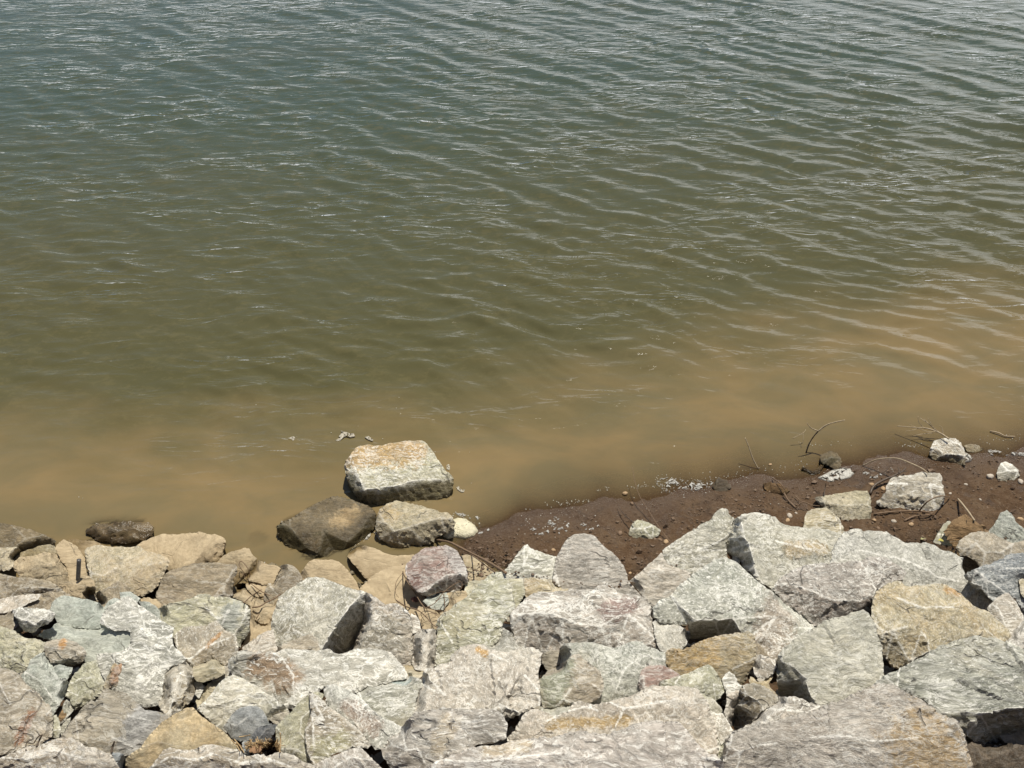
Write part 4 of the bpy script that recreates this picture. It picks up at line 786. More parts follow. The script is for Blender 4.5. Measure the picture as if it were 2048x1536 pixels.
rock('rock', 'tan stone at the foot of the root tangle', 'b2', 'tan', '84,112 90,103 100,106 115,111 114,120 113,128 108,133 95,134 88,130', group=GM, lift=-.05)
rock('stone', 'square cream stone right of the purple red boulder', 'b2', 'yg', '142,76 150,75 165,74 168,80 158,90 152,98 147,102 141,99', lift=-.02)
rock('rock', 'large smooth tan rock left of the purple red boulder', 'b2', 'tan',
 '21,86 25,80 30,76 36,70 42,66 52,61 62,58 72,57 77,66 82,80 90,88 98,97 102,106 95,114 84,118 74,110 62,104 50,106 40,98 30,92', '60,78,2', group=GM, near=True, rough=.7, mud=.8, bump=.5)
rock('rock', 'tan rock with fine bedding lines behind the big green boulder', 'b1', 'tan',
 '148,72 150,64 154,58 158,53 164,50 172,51 185,51 192,53 200,60 205,66 212,76 216,86 205,90 190,82 172,76 158,78', '180,62,2', group=GM, near=True, sit=.02, rough=.7, mud=.7, stretch=(.4, 1, 3))
rock('rock', 'flat ochre stone right of the purple red boulder on the mud', 'b2', 'och', '135,47 145,45 152,47 160,52 168,58 176,65 172,73 160,78 148,78 144,68 140,56', group=GM, near=True, lift=-.05, mud=.5, rough=.6)
# stones standing in the shallow water
rock('boulder', 'pinkish grey angular block with striated front, right of the dark wet boulder', 'c1', 'tl',
 '104,78,-2 107,72 112,69 120,66 130,68 140,70 150,73 157,76 162,76 166,80 168,84,-3 166,89,-8 160,93,-14 152,98,-17 145,102,-20 135,106,-25 125,108,-27 119,110,-29 112,102,-20 106,96,-15 103,89,-9 103,83,-4', '107,79,0 112,85,0 119,91,0 130,88,0 145,83,0 157,80,0 163,81,0 130,76,2', near=True, sit=-.015, rough=1.2, group='stones standing in the shallows', stain=('110,75 118,78', 8, (.46, .36, .2)), wetz=.02)
rock('boulder', 'dark wet brown boulder with a dry sandy patch, half in the water', 'c1', 'mo',
 '22,88,-7 25,84,-3 33,81 42,75 52,69 60,65 68,62 75,63 83,65 90,68 97,70 101,73 104,77 104,83,-4 102,89,-7 98,95,-9 92,100,-11 84,106,-13 78,109,-15 72,113,-16 65,116,-15 56,115,-12 47,118,-14 43,113,-14 45,108,-12 38,109,-15 30,104,-15 25,98,-14 22,94,-12', '32,87,0 38,94,0 46,104,-2 56,110,-3 80,100,0 92,88,0 97,78,0 68,68,0 60,90,3', near=True, sit=-.03, rough=.8, group='stones standing in the shallows', stain=('74,82 84,77', 9, (.46, .35, .20)), bump=.6, wetz=.09)
rock('boulder', 'largest block in the water with orange top corner and pale green front', 'c1', 'yg',
 '77,39,-6 78,33,-3 82,29 85,25 90,21 97,20 103,21 108,21 115,19 125,18 133,17 141,17 145,20 148,24 152,30 157,37 161,42 165,45 167,48,-2 166,56,-9 163,62,-14 155,65,-18 140,68,-22 125,70,-25 115,71,-26 105,73,-29 98,71,-30 90,67,-26 85,60,-20 80,50,-13', '83,32,0 88,45,0 94,57,0 105,56,0 120,54,0 133,50,0 145,49,0 158,49,0 164,48,0 120,35,2', near=True, sit=-.02, rough=1.15, group='stones standing in the shallows', stain=('86,28 132,24', 17, (.50, .32, .13)), white=.8, shard=.6, mud=0., wetz=.105)
rock('rock', 'smooth tan rock half under water below the pinkish grey block', 'b2', 'tan', '8,47,-4 11,42 20,37 30,35 40,38 50,43 60,46 72,46 84,45 86,54 80,62 72,70,-3 58,72,-3 45,74,-4 35,76,-6 28,72,-6 21,63,-5 14,55,-5', '40,50,1', near=True, sit=-.01, group='stones standing in the shallows', rough=.6, mud=.9, bump=.4)
rock('rock', 'low wet brown rock glistening in the water at left', 'b0', 'wb', '98,18,-4 103,13 110,10 120,9 140,8 155,8 168,8 173,12 176,18 173,24,-3 165,30,-4 155,32,-4 140,33,-4 125,32,-4 115,31,-4 108,28,-4 103,24,-4', '112,18,3 125,17,6 140,16,6 155,16,6 167,18,3 120,25,3 150,25,3', near=True, sit=.015, gloss=1., group='stones standing in the shallows', rough=1.4, bump=.6, thick=1.2)
rock('rock', 'mossy dark olive rock sloping into the water at the left edge', 'b0', 'mo', '-12,8 0,9 12,11 25,14 38,18 50,22 58,26 64,30 62,36,-3 50,39,-5 40,41,-5 28,42,-5 10,41,-4 -12,40,-4', '30,27,2', near=True, sit=.0, group='stones standing in the shallows', rough=1.2)
rock('rock', 'faint silty rock just under the water left of the dark wet boulder', 'b1', 'tan', '95,27 108,26 115,32 112,42 100,45 92,38', near=True, sit=-.075, group='stones standing in the shallows', rough=.5, thick=.4)
# stones on the mud
rock('stone', 'small green split stone lying alone on the mud', 'c2', 'yg', '122,78,-2 123,74 125,70 128,68 133,69 139,72 144,75 142,79,-2 138,81,-3 133,81,-3 125,80,-3', '132,74,1', sit=.005, group=GS)
rock('stone', 'narrow tan stone standing before the yellowish block on the mud', 'c3', 'tl', '54,88 55,80 57,76 63,74 70,73 75,77 79,82 84,93 80,99,-5 55,97,-5', '62,78,1', sit=.03, group=GS, white=.6)
rock('stone', 'yellowish tan block lying on the mud left of the grey brown stone', 'c3', 'tl', '62,67,-4 66,66 72,65 82,63 92,62 98,62 100,66 101,75,-2 100,81,-5 90,83,-7 82,83,-7 77,79,-6 70,76,-6 66,72,-6', '68,69,0 80,72,0 98,71,0', sit=.0, group=GS, white=.3)
rock('stone', 'grey brown angular stone on the mud with a ledge across its face', 'c3', 'gb', '111,58 113,54 120,52 128,51 135,49 142,50 147,50 149,53 150,60 150,71,-6 145,75,-10 138,78,-11 133,75,-10 120,75,-12 108,73,-10 104,71,-8 108,66,-5 111,62,-2', '113,57,0 125,57,0 140,57,0 148,58,0 131,66,-3 118,66,-5', sit=.0, group=GS, rough=1.3, white=.8)
rock('stone', 'pale stone at the water with the twig spray behind it', 'c3', 'gb', '140,37,-5 141,33 143,28 150,26 158,26 162,29 164,34 165,38 165,44,-2 161,45,-8 157,43,-8 148,42,-8 143,41,-7', '145,32,0 150,37,0 157,37,0 160,30,1', sit=.0, group=GS, white=.9)
rock('stone', 'small white grey stone on the mud near the right edge', 'c3', 'wg', '186,50,-3 189,43 192,42 197,44 201,48 202,52,-2 198,55,-5 191,56,-6 187,54,-5', '194,48,1', sit=.0, group=GS)
rock('stone', 'olive wet stone at the waterline left of the foam', 'c3', 'mo', '66,42 66,37 72,35 77,36 80,40 80,46,-2 76,48,-3 72,45,-3 68,44,-3', '73,39,1', sit=.02, group=GS, near=True)
rock('stone', 'flat dark wet stone touching the olive wet stone', 'c3', 'wb', '53,46 57,47 61,49 66,44 68,45 65,50,-2 60,52,-3 56,50,-3', sit=-.005, group=GS, near=True, gloss=.7)
rock('clod', 'orange clay clod at the waterline', 'c3', 'cl', '27,57 32,56 38,57 43,60 45,62 42,65,-2 36,65,-3 30,63,-3 27,60,-2', '36,60,2', sit=.0, group='clay clods on the mud', cat='clay clod', rough=1.8, bump=1.3)
rock('clod', 'reddish brown clod at the edge of the water right of the bubbles', 'c2', 'br', '179,45 183,39 189,41 192,46 187,50,-2 181,48,-2', sit=.0, group='clay clods on the mud', cat='clay clod', rough=1.6)
rock('clod', 'crumbly brown soil clod with dry roots beside the tan grey boulder', 'c3', 'cl', '150,90 155,84 160,80 165,78 171,82 178,86 181,90 178,95 170,98,-3 163,103,-5 157,101,-5', '166,86,2', sit=.0, group='clay clods on the mud', cat='clay clod', rough=1.7, bump=1.4, mud=.0)
rock('stone', 'small olive stone leaning on the crumbly soil clod', 'c3', 'ol', '143,97 146,91 150,85 154,83 157,88 158,94 155,100,-3 148,99,-3', sit=.0, group=GS)
rock('stone', 'flat grey wet stone right of the pale stone with twigs', 'c3', 'gb', '164,31 168,30 174,31 176,34 172,36,-1 166,35,-1', sit=.0, group=GS, gloss=.4, thick=.3)
# ------------------------------------------------------------------ water
wxs = axis((-600, -60, 90), (-60, -14, 6), (-14, -7, .5), (-7, -2.6, .05), (-2.6, 4.4, .026), (4.4, 11, .055), (11, 16, .5), (16, 60, 6), (60, 600, 90))
ys = [2.9]
while ys[-1] < 24: ys.append(ys[-1] + max(.020, .0072*(ys[-1]-2.9) + .010))
wys = np.array(ys + list(np.arange(25, 60, 3)) + list(np.arange(60, 601, 60)))
X, Y, F = grid(wxs, wys)
S = -shore_s(X, Y)                    # distance offshore
wr = np.random.RandomState(21); Hh = np.zeros_like(X)
p2 = np.stack([X*.35, Y*.35, np.zeros_like(X)], -1)
wx_ = X + .25*fbm(p2*2+5, 2); wy_ = Y + .25*fbm(p2*2+31, 2)
mod = smooth(-.55, .55, fbm(p2*.9+2, 2)); mod2 = smooth(-.5, .5, fbm(p2*2.3+8, 2))
right = smooth(-3.5, 4.5, X)
env = smooth(.05, 2.3, S)
def train(n, a0, spread, l0, l1, slope):
    global Hh_part
    h = np.zeros_like(X)
    for _ in range(n):
        th = R(a0 + wr.normal()*spread); lam = math.exp(wr.uniform(math.log(l0), math.log(l1)))
        kx, ky = math.cos(th)*2*math.pi/lam, math.sin(th)*2*math.pi/lam
        ph = wx_*kx + wy_*ky + wr.uniform(0, 6.28)
        c = np.cos(ph); h += (slope/math.sqrt(n))*lam/(2*math.pi)*(c + .22*np.cos(2*ph))
    return h
local = np.gradient(wys)[:, None]*np.ones((1, len(wxs))); local = local.ravel()
def keep(l): return 1-smooth(l*.22, l*.45, local)
Hh += train(10, 48, 8, .38, .80, .105)*(.75+.55*right)*keep(.55)
Hh += train(14, 64, 13, .16, .34, .130)*(.35+.8*right)*(.5+.8*mod)*keep(.30)
Hh += train(16, 76, 14, .14, .36, .165)*(.45+.9*mod2)*keep(.25)
Hh += train(12, 74, 24, .07, .15, .12)*(.4+1.*mod)*keep(.13)
Hh *= (.10 + .90*env)
Hh *= smooth(-.02, .25, S)*.9+.1
# what lies below the surface, for the milky shallows
near = (S < 1.6) & (X > -4.2) & (X < 4.8) & (Y < 8)
tr = [BVHTree.FromPolygons(V.tolist(), Fa.tolist()) for V, Fa in ROCKV]
dep = -ground(X, Y)
bb = [(V.min(0), V.max(0)) for V, Fa in ROCKV]
dn = Vector((0, 0, -1))
for (mn, mxx), T_ in zip(bb, tr):
    ii = np.nonzero(near & (X > mn[0]) & (X < mxx[0]) & (Y > mn[1]) & (Y < mxx[1]))[0]
    for i in ii:
        r_ = T_.ray_cast(Vector((X[i], Y[i], 0.0)), dn, .6)
        if r_[0] is not None: dep[i] = min(dep[i], max(.0, -r_[0].z))
water = mesh_obj('water', np.stack([X, Y, Hh], -1), F, None)
at = water.data.attributes.new('depth', 'FLOAT', 'POINT'); at.data.foreach_set('value', np.clip(dep, -.05, 3.).astype(np.float32))
q = np.stack([X*.55, Y*.8, np.zeros_like(X)], -1)
wob = fbm(q+11, 4)
wid = np.interp(X, [-3.5, -1.5, 0, 1.2, 2.2, 4], [.85, .85, .95, 1.05, 1.2, 1.3])
silt = 1-smooth(wid*.45, wid*2.1, S + .70*wob + .22*fbm(q*np.array([2.2, 5., 1.])+3, 4))
at = water.data.attributes.new('silt', 'FLOAT', 'POINT'); at.data.foreach_set('value', silt.astype(np.float32))
far = smooth(1.2, 8.5, S + .9*fbm(q*.6+4, 3))
at = water.data.attributes.new('deep', 'FLOAT', 'POINT'); at.data.foreach_set('value', far.astype(np.float32))
m, nt = newmat('lake_water'); k = NT(nt)
A = lambda n: k.add('ShaderNodeAttribute', attribute_name=n).outputs['Fac']
P = k.add('ShaderNodeNewGeometry').outputs['Position']
mpw = k.add('ShaderNodeMapping'); k.put(mpw, 'Vector', P); k.put(mpw, 'Scale', (.55, 1., 1.)); k.put(mpw, 'Rotation', (0, 0, R(14))); PWt = mpw.outputs[0]
body = k.mix(A('deep'), (.077, .070, .030, 1), (.047, .064, .042, 1))
mott = k.noise(PWt, 7., 5, .65, 1.2)
body = k.mix(k.math('MULTIPLY', k.step(k.math('ADD', k.math('MULTIPLY', mott, .5), k.math('MULTIPLY', k.noise(PWt, 19., 5, .7, 1.), .5)), .49, .62), .36), body, (.122, .105, .048, 1))
body = k.mix(k.math('MULTIPLY', k.step(k.noise(PWt, 1.1, 4, .6, .6), .45, .75), .35), body, (.068, .068, .036, 1))
siltc = k.mix(k.step(k.noise(PWt, 2.2, 4, .6, .5), .35, .7), (.195, .140, .066, 1), (.148, .118, .060, 1))
body = k.mix(A('silt'), body, siltc)
dif = k.add('ShaderNodeBsdfDiffuse'); k.put(dif, 'Color', body)
trn = k.add('ShaderNodeBsdfTransparent'); k.put(trn, 'Color', (.80, .70, .52, 1))
opq = k.math('SUBTRACT', 1., k.math('EXPONENT', k.math('MULTIPLY', k.math('MAXIMUM', A('depth'), 0.), -26.)))
opq = k.math('ADD', .10, k.math('MULTIPLY', opq, .90))
m1 = k.add('ShaderNodeMixShader'); k.put(m1, 0, opq); k.l.new(trn.outputs[0], m1.inputs[1]); k.l.new(dif.outputs[0], m1.inputs[2])
sp_ = k.add('ShaderNodeSeparateXYZ'); k.put(sp_, 0, P)
calm = k.step(A('depth'), .0, .35)
f1 = k.noise(PWt, 10., 4, .6, .6); f2 = k.noise(PWt, 34., 4, .65, .4)
def crest(scale, sx, rot, pw, seed):
    mm = k.add('ShaderNodeMapping'); k.put(mm, 'Vector', P); k.put(mm, 'Scale', (sx, 1., 1.)); k.put(mm, 'Rotation', (0, 0, R(rot))); k.put(mm, 'Location', (seed, seed, 0))
    r_ = k.math('SUBTRACT', 1., k.math('MULTIPLY', k.math('ABSOLUTE', k.math('SUBTRACT', k.noise(mm.outputs[0], scale, 3, .5, .5), .5)), 3.2), clamp=True)
    return k.math('POWER', r_, pw)
gust = k.step(k.noise(PWt, .9, 3, .6, .3), .42, .62)
cr1 = crest(3.4, .36, 8, 5., 3.); cr2 = crest(5.5, .30, 30, 4., 9.)
mq = k.add('ShaderNodeMapping'); k.put(mq, 'Vector', P); k.put(mq, 'Scale', (.42, 1., 1.)); k.put(mq, 'Rotation', (0, 0, R(20)))
f0 = k.noise(mq.outputs[0], 3.6, 3.5, .52, .3)
bh = k.math('ADD', k.math('MULTIPLY', f1, .16), k.math('MULTIPLY', f2, .03)); bh = k.math('ADD', bh, k.math('MULTIPLY', f0, 1.5))
bh = k.math('ADD', bh, k.math('MULTIPLY', k.math('ADD', k.math('MULTIPLY', cr1, .55), k.math('MULTIPLY', cr2, .35)), k.math('ADD', .25, k.math('MULTIPLY', gust, .75))))
bw = k.add('ShaderNodeBump'); k.put(bw, 'Height', bh); k.put(bw, 'Distance', .021); k.put(bw, 'Strength', k.math('ADD', .34, k.math('MULTIPLY', calm, .50)))
fr = k.add('ShaderNodeFresnel'); k.put(fr, 'IOR', 1.33); k.put(fr, 'Normal', bw.outputs[0])
gl = k.add('ShaderNodeBsdfGlossy'); k.put(gl, 'Roughness', .015); k.put(gl, 'Normal', bw.outputs[0]); k.put(gl, 'Color', (1, 1, 1, 1))
m2 = k.add('ShaderNodeMixShader'); k.put(m2, 0, fr.outputs[0]); k.l.new(m1.outputs[0], m2.inputs[1]); k.l.new(gl.outputs[0], m2.inputs[2])
o_ = k.add('ShaderNodeOutputMaterial'); k.l.new(m2.outputs[0], o_.inputs[0])
water.data.materials.append(m); tag(water, 'olive lake water turning tan with silt near the shore', kind='structure')

# ------------------------------------------------------------------ sticks, roots, rod
def simple_mat(name, col, col2=None, rough=.8, metallic=0., scale=60.):
    m, nt = newmat(name); k = NT(nt); P = k.add('ShaderNodeTexCoord').outputs['Object']
    c = k.mix(k.step(k.noise(P, scale, 5, .7), .35, .65), c4(col), c4(col2 or tuple(x*.7 for x in col)))
    b = k.add('ShaderNodeBump'); k.put(b, 'Height', k.noise(P, scale*2, 4, .7)); k.put(b, 'Distance', .002)
    s = k.add('ShaderNodeBsdfPrincipled'); k.put(s, 'Base Color', c); k.put(s, 'Roughness', rough); k.put(s, 'Metallic', metallic); k.put(s, 'Normal', b.outputs[0])
    o = k.add('ShaderNodeOutputMaterial'); k.l.new(s.outputs[0], o.inputs[0]); return m
PALE = simple_mat('pale_twig_bark', (.42, .34, .23), (.30, .23, .15)); DARKT = simple_mat('dark_wet_twig', (.085, .055, .035), (.05, .035, .022), .5)
BROWNT = simple_mat('brown_root', (.20, .13, .08), (.13, .085, .05)); STRAW = simple_mat('dry_straw', (.47, .34, .18), (.33, .22, .11))
STEEL = simple_mat('dull_steel', (.10, .095, .095), (.15, .14, .135), .5, .6, 30.)
def surf_pt(x, y, h):
    """point at pixel (x, y) lying h above the stones or the ground"""
    d = rays((x, y)); i, j = zidx(np.array([[x, y]])); z = ZB[i, j][0]
    g0 = hit(x, y, 0., ground); tg = (g0-CAMP)@np.array([0, cp, -sp])
    t = min(z, tg) if np.isfinite(z) else tg
    p = CAMP + d*t; return CAMP + d*t*(CAM_H-p[2]-h)/(CAM_H-p[2])
def tube(P, r0, r1, n=6, jit=0., rs=random.Random(3)):
    P = [np.array(p, float) for p in P]; Q = []
    for a in range(len(P)-1):           # round the polyline a little
        p0 = P[max(a-1, 0)]; p1 = P[a]; p2 = P[a+1]; p3 = P[min(a+2, len(P)-1)]
        for s in range(4):
            t = s/4; Q.append(.5*((2*p1)+(-p0+p2)*t+(2*p0-5*p1+4*p2-p3)*t*t+(-p0+3*p1-3*p2+p3)*t**3))
    Q.append(P[-1]); V = []; F = []
    for i, p in enumerate(Q):
        d = Q[min(i+1, len(Q)-1)]-Q[max(i-1, 0)]; d = d/(np.linalg.norm(d)+1e-9)
        u = np.cross(d, [.13, .2, .97]); u /= np.linalg.norm(u)+1e-9; v = np.cross(d, u)
        r = (r0+(r1-r0)*i/(len(Q)-1))*(1+rs.uniform(-jit, jit))
        for k_ in range(n):
            a = 2*math.pi*k_/n; V.append(p+r*(u*math.cos(a)+v*math.sin(a)))
    for i in range(len(Q)-1):
        for k_ in range(n):
            a = i*n+k_; b = i*n+(k_+1) % n; F.append((a, b, b+n, a+n))
    F.append(tuple(range(n))[::-1]); F.append(tuple(range((len(Q)-1)*n, len(Q)*n)))
    return V, F
def sticks(name, label, cat, lines, mat, group=None):
    V, F = [], []
    for pts, r0, r1 in lines:
        P = [surf_pt(*q) for q in pts]
        dz = [float((p-CAMP)@np.array([0, cp, -sp])) for p in P]; acc = [0.]
        for a_, b_ in zip(pts[:-1], pts[1:]): acc.append(acc[-1]+math.hypot(a_[0]-b_[0], a_[1]-b_[1]))
        for i_ in range(1, len(P)-1):
            tl_ = dz[0]+(dz[-1]-dz[0])*acc[i_]/acc[-1]
            if len(P) > 3 and dz[i_] > tl_: P[i_] = CAMP + (P[i_]-CAMP)*(tl_/dz[i_])
        v, f = tube(P, r0*1.2, r1*1.2, 6, .18); b = len(V); V += v; F += [tuple(i+b for i in q) for q in f]
    V = np.array(V); loc = V.mean(0); loc[2] = V[:, 2].min()
    o = mesh_obj(name, V, F, mat, loc=loc); return tag(o, label, cat, group)
GT = 'twigs and roots on the shore'
TW = sticks('twig', 'pale forked twig standing in the water with a dark wet lower stem', 'twig', [([(1612, 906, .0), (1618, 888, .06), (1628, 872, .12), (1637, 862, .16)], .0045, .0035)], DARKT, GT)
BR = sticks('branch', None, None, [([(1637, 862, .16), (1650, 852, .20), (1664, 846, .24), (1690, 840, .28)], .0045, .003), ([(1637, 862, .16), (1622, 856, .2), (1614, 846, .24)], .0035, .002)], PALE)
BR.parent = TW; BR.location = BR.location - TW.location
sticks('twig', 'faint thin twig with a side shoot left of the forked twig', 'twig', [([(1585, 877, .05), (1606, 866, .085), (1612, 858, .1)], .002, .001), ([(1604, 888, .03), (1607, 878, .06), (1606, 864, .09)], .0015, .001)], PALE, GT)
sticks('twig', 'single thin pale twig leaning out of the water left of the forked twig', 'twig', [([(1517, 938, 0), (1506, 918, .06), (1498, 895, .13), (1490, 875, .19)], .0035, .0025)], PALE, GT)
sticks('twig', 'spray of dry branching twigs in the water behind the pale stone', 'twig',
   [([(1898, 878, .02), (1880, 866, .06), (1855, 857, .08), (1830, 855, .08), (1794, 852, .06)], .005, .002), ([(1880, 866, .06), (1862, 852, .1), (1848, 838, .14)], .0035, .0015), ([(1872, 862, .07), (1858, 848, .12), (1840, 836, .12)], .003, .0015),
    ([(1886, 868, .05), (1884, 856, .08), (1878, 850, .1)], .002, .001), ([(1850, 858, .06), (1838, 845, .1), (1836, 832, .14)], .0025, .001), ([(1866, 866, .04), (1845, 868, .04), (1825, 872, .03)], .0025, .001),
    ([(1874, 864, .05), (1850, 862, .05), (1818, 848, .08)], .0022, .001), ([(1890, 872, .04), (1868, 856, .1), (1856, 836, .16)], .0025, .001), ([(1840, 856, .06), (1826, 860, .05), (1812, 862, .04)], .002, .001)], PALE, GT)
sticks('root', 'long thin root arching over the mud to the grey brown stone', 'root', [([(1725, 932, 0), (1745, 922, .04), (1765, 917, .07), (1795, 917, .09), (1820, 926, .08), (1842, 936, .05), (1856, 946, .01)], .0035, .0035)], PALE, GT)
sticks('root', 'dark thick root between the yellowish block and the grey brown stone', 'root', [([(1740, 988, .01), (1748, 972, .03), (1768, 960, .04), (1785, 953, .05), (1803, 944, .05), (1812, 936, .05)], .008, .004), ([(1785, 953, .05), (1798, 945, .06), (1796, 934, .06)], .004, .002), ([(1803, 944, .05), (1815, 942, .05)], .003, .002)], DARKT, GT)
sticks('stick', 'pale straight stick on the mud near the right edge', 'stick', [([(1916, 998, .02), (1928, 1012, .02), (1940, 1028, .015), (1949, 1041, .01)], .005, .004)], PALE, GT)
sticks('twig', 'dark thin twig beside the pale straight stick', 'twig', [([(1905, 1016, .01), (1920, 1026, .02), (1934, 1042, .01)], .003, .002)], DARKT, GT)
sticks('root', 'bundle of roots under the grey brown stone', 'root', [([(1748, 1028, .01), (1780, 1024, .015), (1810, 1022, .02), (1838, 1022, .02), (1866, 1026, .015)], .005, .004), ([(1808, 1042, .01), (1830, 1032, .02), (1856, 1030, .02), (1868, 1024, .02)], .005, .003), ([(1838, 1022, .02), (1850, 1008, .08), (1860, 1000, .1), (1880, 992, .08), (1900, 994, .02)], .004, .003), ([(1800, 1020, .02), (1806, 1034, .01), (1820, 1040, .01)], .003, .002), ([(1850, 1050, .01), (1870, 1058, .01), (1884, 1068, .01)], .002, .001)], BROWNT, GT)
sticks('root', 'dark roots below the orange clay clod', 'root', [([(1568, 986, .02), (1576, 1000, .02), (1592, 1016, .01)], .006, .004), ([(1592, 1016, .01), (1606, 1004, .03), (1622, 1010, .02), (1640, 1012, .01)], .003, .002), ([(1545, 956, .02), (1560, 966, .03), (1570, 980, .02)], .003, .003), ([(1590, 992, .02), (1602, 1002, .03)], .003, .002)], BROWNT, GT)
sticks('twig', 'thin upright twig stub left of the yellowish block', 'twig', [([(1648, 990, .0), (1650, 978, .04), (1652, 966, .08)], .003, .002)], DARKT, GT)
sticks('twig', 'hair thin twig leaning across the green split stone', 'twig', [([(1340, 1084, .01), (1318, 1054, .05), (1300, 1026, .05), (1280, 994, .07), (1270, 965, .10), (1265, 935, .14)], .0025, .0012)], BROWNT, GT)
sticks('twig', 'dark thin twig touching the left end of the green split stone', 'twig', [([(1268, 1046, .02), (1252, 1032, .03), (1240, 1018, .03), (1236, 1008, .04)], .003, .0015)], DARKT, GT)
sticks('twig', 'short pale twig floating at the far right waterline', 'twig', [([(1980, 862, .01), (1998, 866, .015), (2010, 872, .01), (2030, 873, .01)], .004, .003)], PALE, GT)
sticks('stick', 'long brown stick on the mud between the pinkish block and the grey pointed boulder', 'stick', [([(874, 1080, .02), (898, 1084, .03), (926, 1098, .03), (960, 1115, .03), (990, 1132, .03), (1012, 1146, .02)], .005, .006), ([(926, 1098, .03), (955, 1118, .03), (975, 1134, .02), (990, 1144, .01)], .003, .003)], BROWNT, GT)
bq = lambda X_, Y_, h: (680+X_*1.758, 1030+Y_*1.758, h)
sticks('root_tangle', 'tangle of thin looping roots below the purple red boulder', 'root',
   [([bq(p[0], p[1], p[2]*.5) for p in l], r0*.7, r1*.7) for l, r0, r1 in [
    ([(71, 56, .05), (72, 66, .05), (78, 78, .05), (86, 90, .05), (92, 100, .04), (97, 106, .03)], .0045, .003),
    ([(71, 66, .05), (64, 76, .06), (63, 88, .06), (67, 94, .04)], .002, .0015), ([(97, 106, .04), (108, 100, .05), (118, 88, .06), (128, 80, .06), (136, 76, .05)], .003, .002),
    ([(64, 97, .03), (75, 104, .04), (88, 108, .04), (98, 116, .04), (105, 124, .03), (111, 128, .02)], .0045, .003), ([(88, 104, .04), (100, 106, .05), (112, 109, .04), (120, 110, .03)], .0025, .002),
    ([(96, 120, .03), (92, 112, .06), (100, 109, .07), (112, 116, .05), (113, 124, .03)], .002, .0015), ([(108, 98, .04), (118, 94, .06), (130, 96, .05), (132, 101, .03)], .002, .0015),
    ([(118, 90, .05), (119, 100, .04), (120, 112, .02)], .003, .002), ([(128, 84, .05), (136, 86, .05), (139, 78, .06), (134, 74, .05)], .0015, .0015), ([(94, 126, .02), (93, 118, .05), (102, 112, .06), (110, 112, .05)], .0015, .0015),
    ([(100, 92, .04), (112, 88, .06), (124, 86, .06)], .002, .0015), ([(104, 122, .03), (114, 118, .05), (118, 112, .05)], .002, .0015)]], BROWNT, GT)
bq1 = lambda X_, Y_, h: (340+X_*1.758, 1030+Y_*1.758, h)
sticks('root', 'dark crooked root across the tan rubble left of the big green boulder', 'root', [([bq1(94, 105, .02), bq1(102, 104, .03), bq1(110, 99, .03), bq1(117, 96, .03), bq1(126, 90, .02)], .004, .003), ([bq1(84, 100, .02), bq1(94, 91, .03), bq1(104, 85, .02)], .0025, .002), ([bq1(92, 78, .02), bq1(104, 87, .03), bq1(114, 92, .02)], .0025, .002), ([bq1(98, 118, .02), bq1(102, 112, .02)], .003, .002)], BROWNT, GT)
sticks('wire', 'thin loop of wire or vine on the pointed tan rock', 'wire', [([bq1(88, 70, .02), bq1(80, 60, .04), bq1(79, 54, .05), bq1(82, 53, .05), bq1(88, 60, .05), bq1(91, 68, .04), bq1(88, 73, .03), bq1(82, 66, .03)], .002, .0018)], BROWNT, GT)
sticks('twig', 'short black twig standing in front of the blue sided grey brown boulder', 'twig', [([(223, 1505, 0), (225, 1494, .03), (229, 1483, .06)], .004, .003)], DARKT, GT)
sticks('twig', 'short black forked twig on the rust streaked boulder', 'twig', [([(74, 1492, .0), (78, 1482, .02), (84, 1470, .05)], .0035, .0025), ([(68, 1486, .01), (76, 1474, .03), (84, 1470, .05)], .002, .002), ([(52, 1500, .0), (53, 1486, .02), (66, 1478, .02)], .002, .0015)], DARKT, GT)
# the short steel rod
q0 = surf_pt(156, 1160, .0); d0_ = float((q0-CAMP)@np.array([0, cp, -sp])); P = [q0, None, CAMP+rays((158, 1119))*(d0_-.03)]
V, F = tube([P[0], (P[0]+P[2])/2, P[2]], .0115, .0115, 12)
tag(mesh_obj('rod', V, F, STEEL, loc=P[0]), 'short dark steel rod leaning upright on a tan slab', 'rod')
# dry grass
rr = random.Random(5); lines = []
for _ in range(110):
    x = rr.uniform(496, 560); y = rr.uniform(1484, 1502); a = rr.uniform(0, 3.14); l = rr.uniform(8, 26)
    lines.append(([(x-math.cos(a)*l/2, y+rr.uniform(-3, 3), rr.uniform(.0, .02)), (x, y, rr.uniform(.02, .05)), (x+math.cos(a)*l/2, y-abs(math.sin(a))*l*.5, rr.uniform(.02, .07))], .0016, .001))
for x0, y0, x1, y1 in ((463, 1480, 480, 1502), (468, 1478, 488, 1505), (472, 1486, 484, 1500), (560, 1466, 559, 1505), (500, 1478, 494, 1500), (478, 1474, 500, 1470)):
    lines.append(([(x0, y0, .04), ((x0+x1)/2+2, (y0+y1)/2, .03), (x1, y1, .02)], .002, .0015))
sticks('grass_tuft', 'tuft of dry straw coloured grass between the ochre and ridged boulders', 'grass', lines, STRAW)
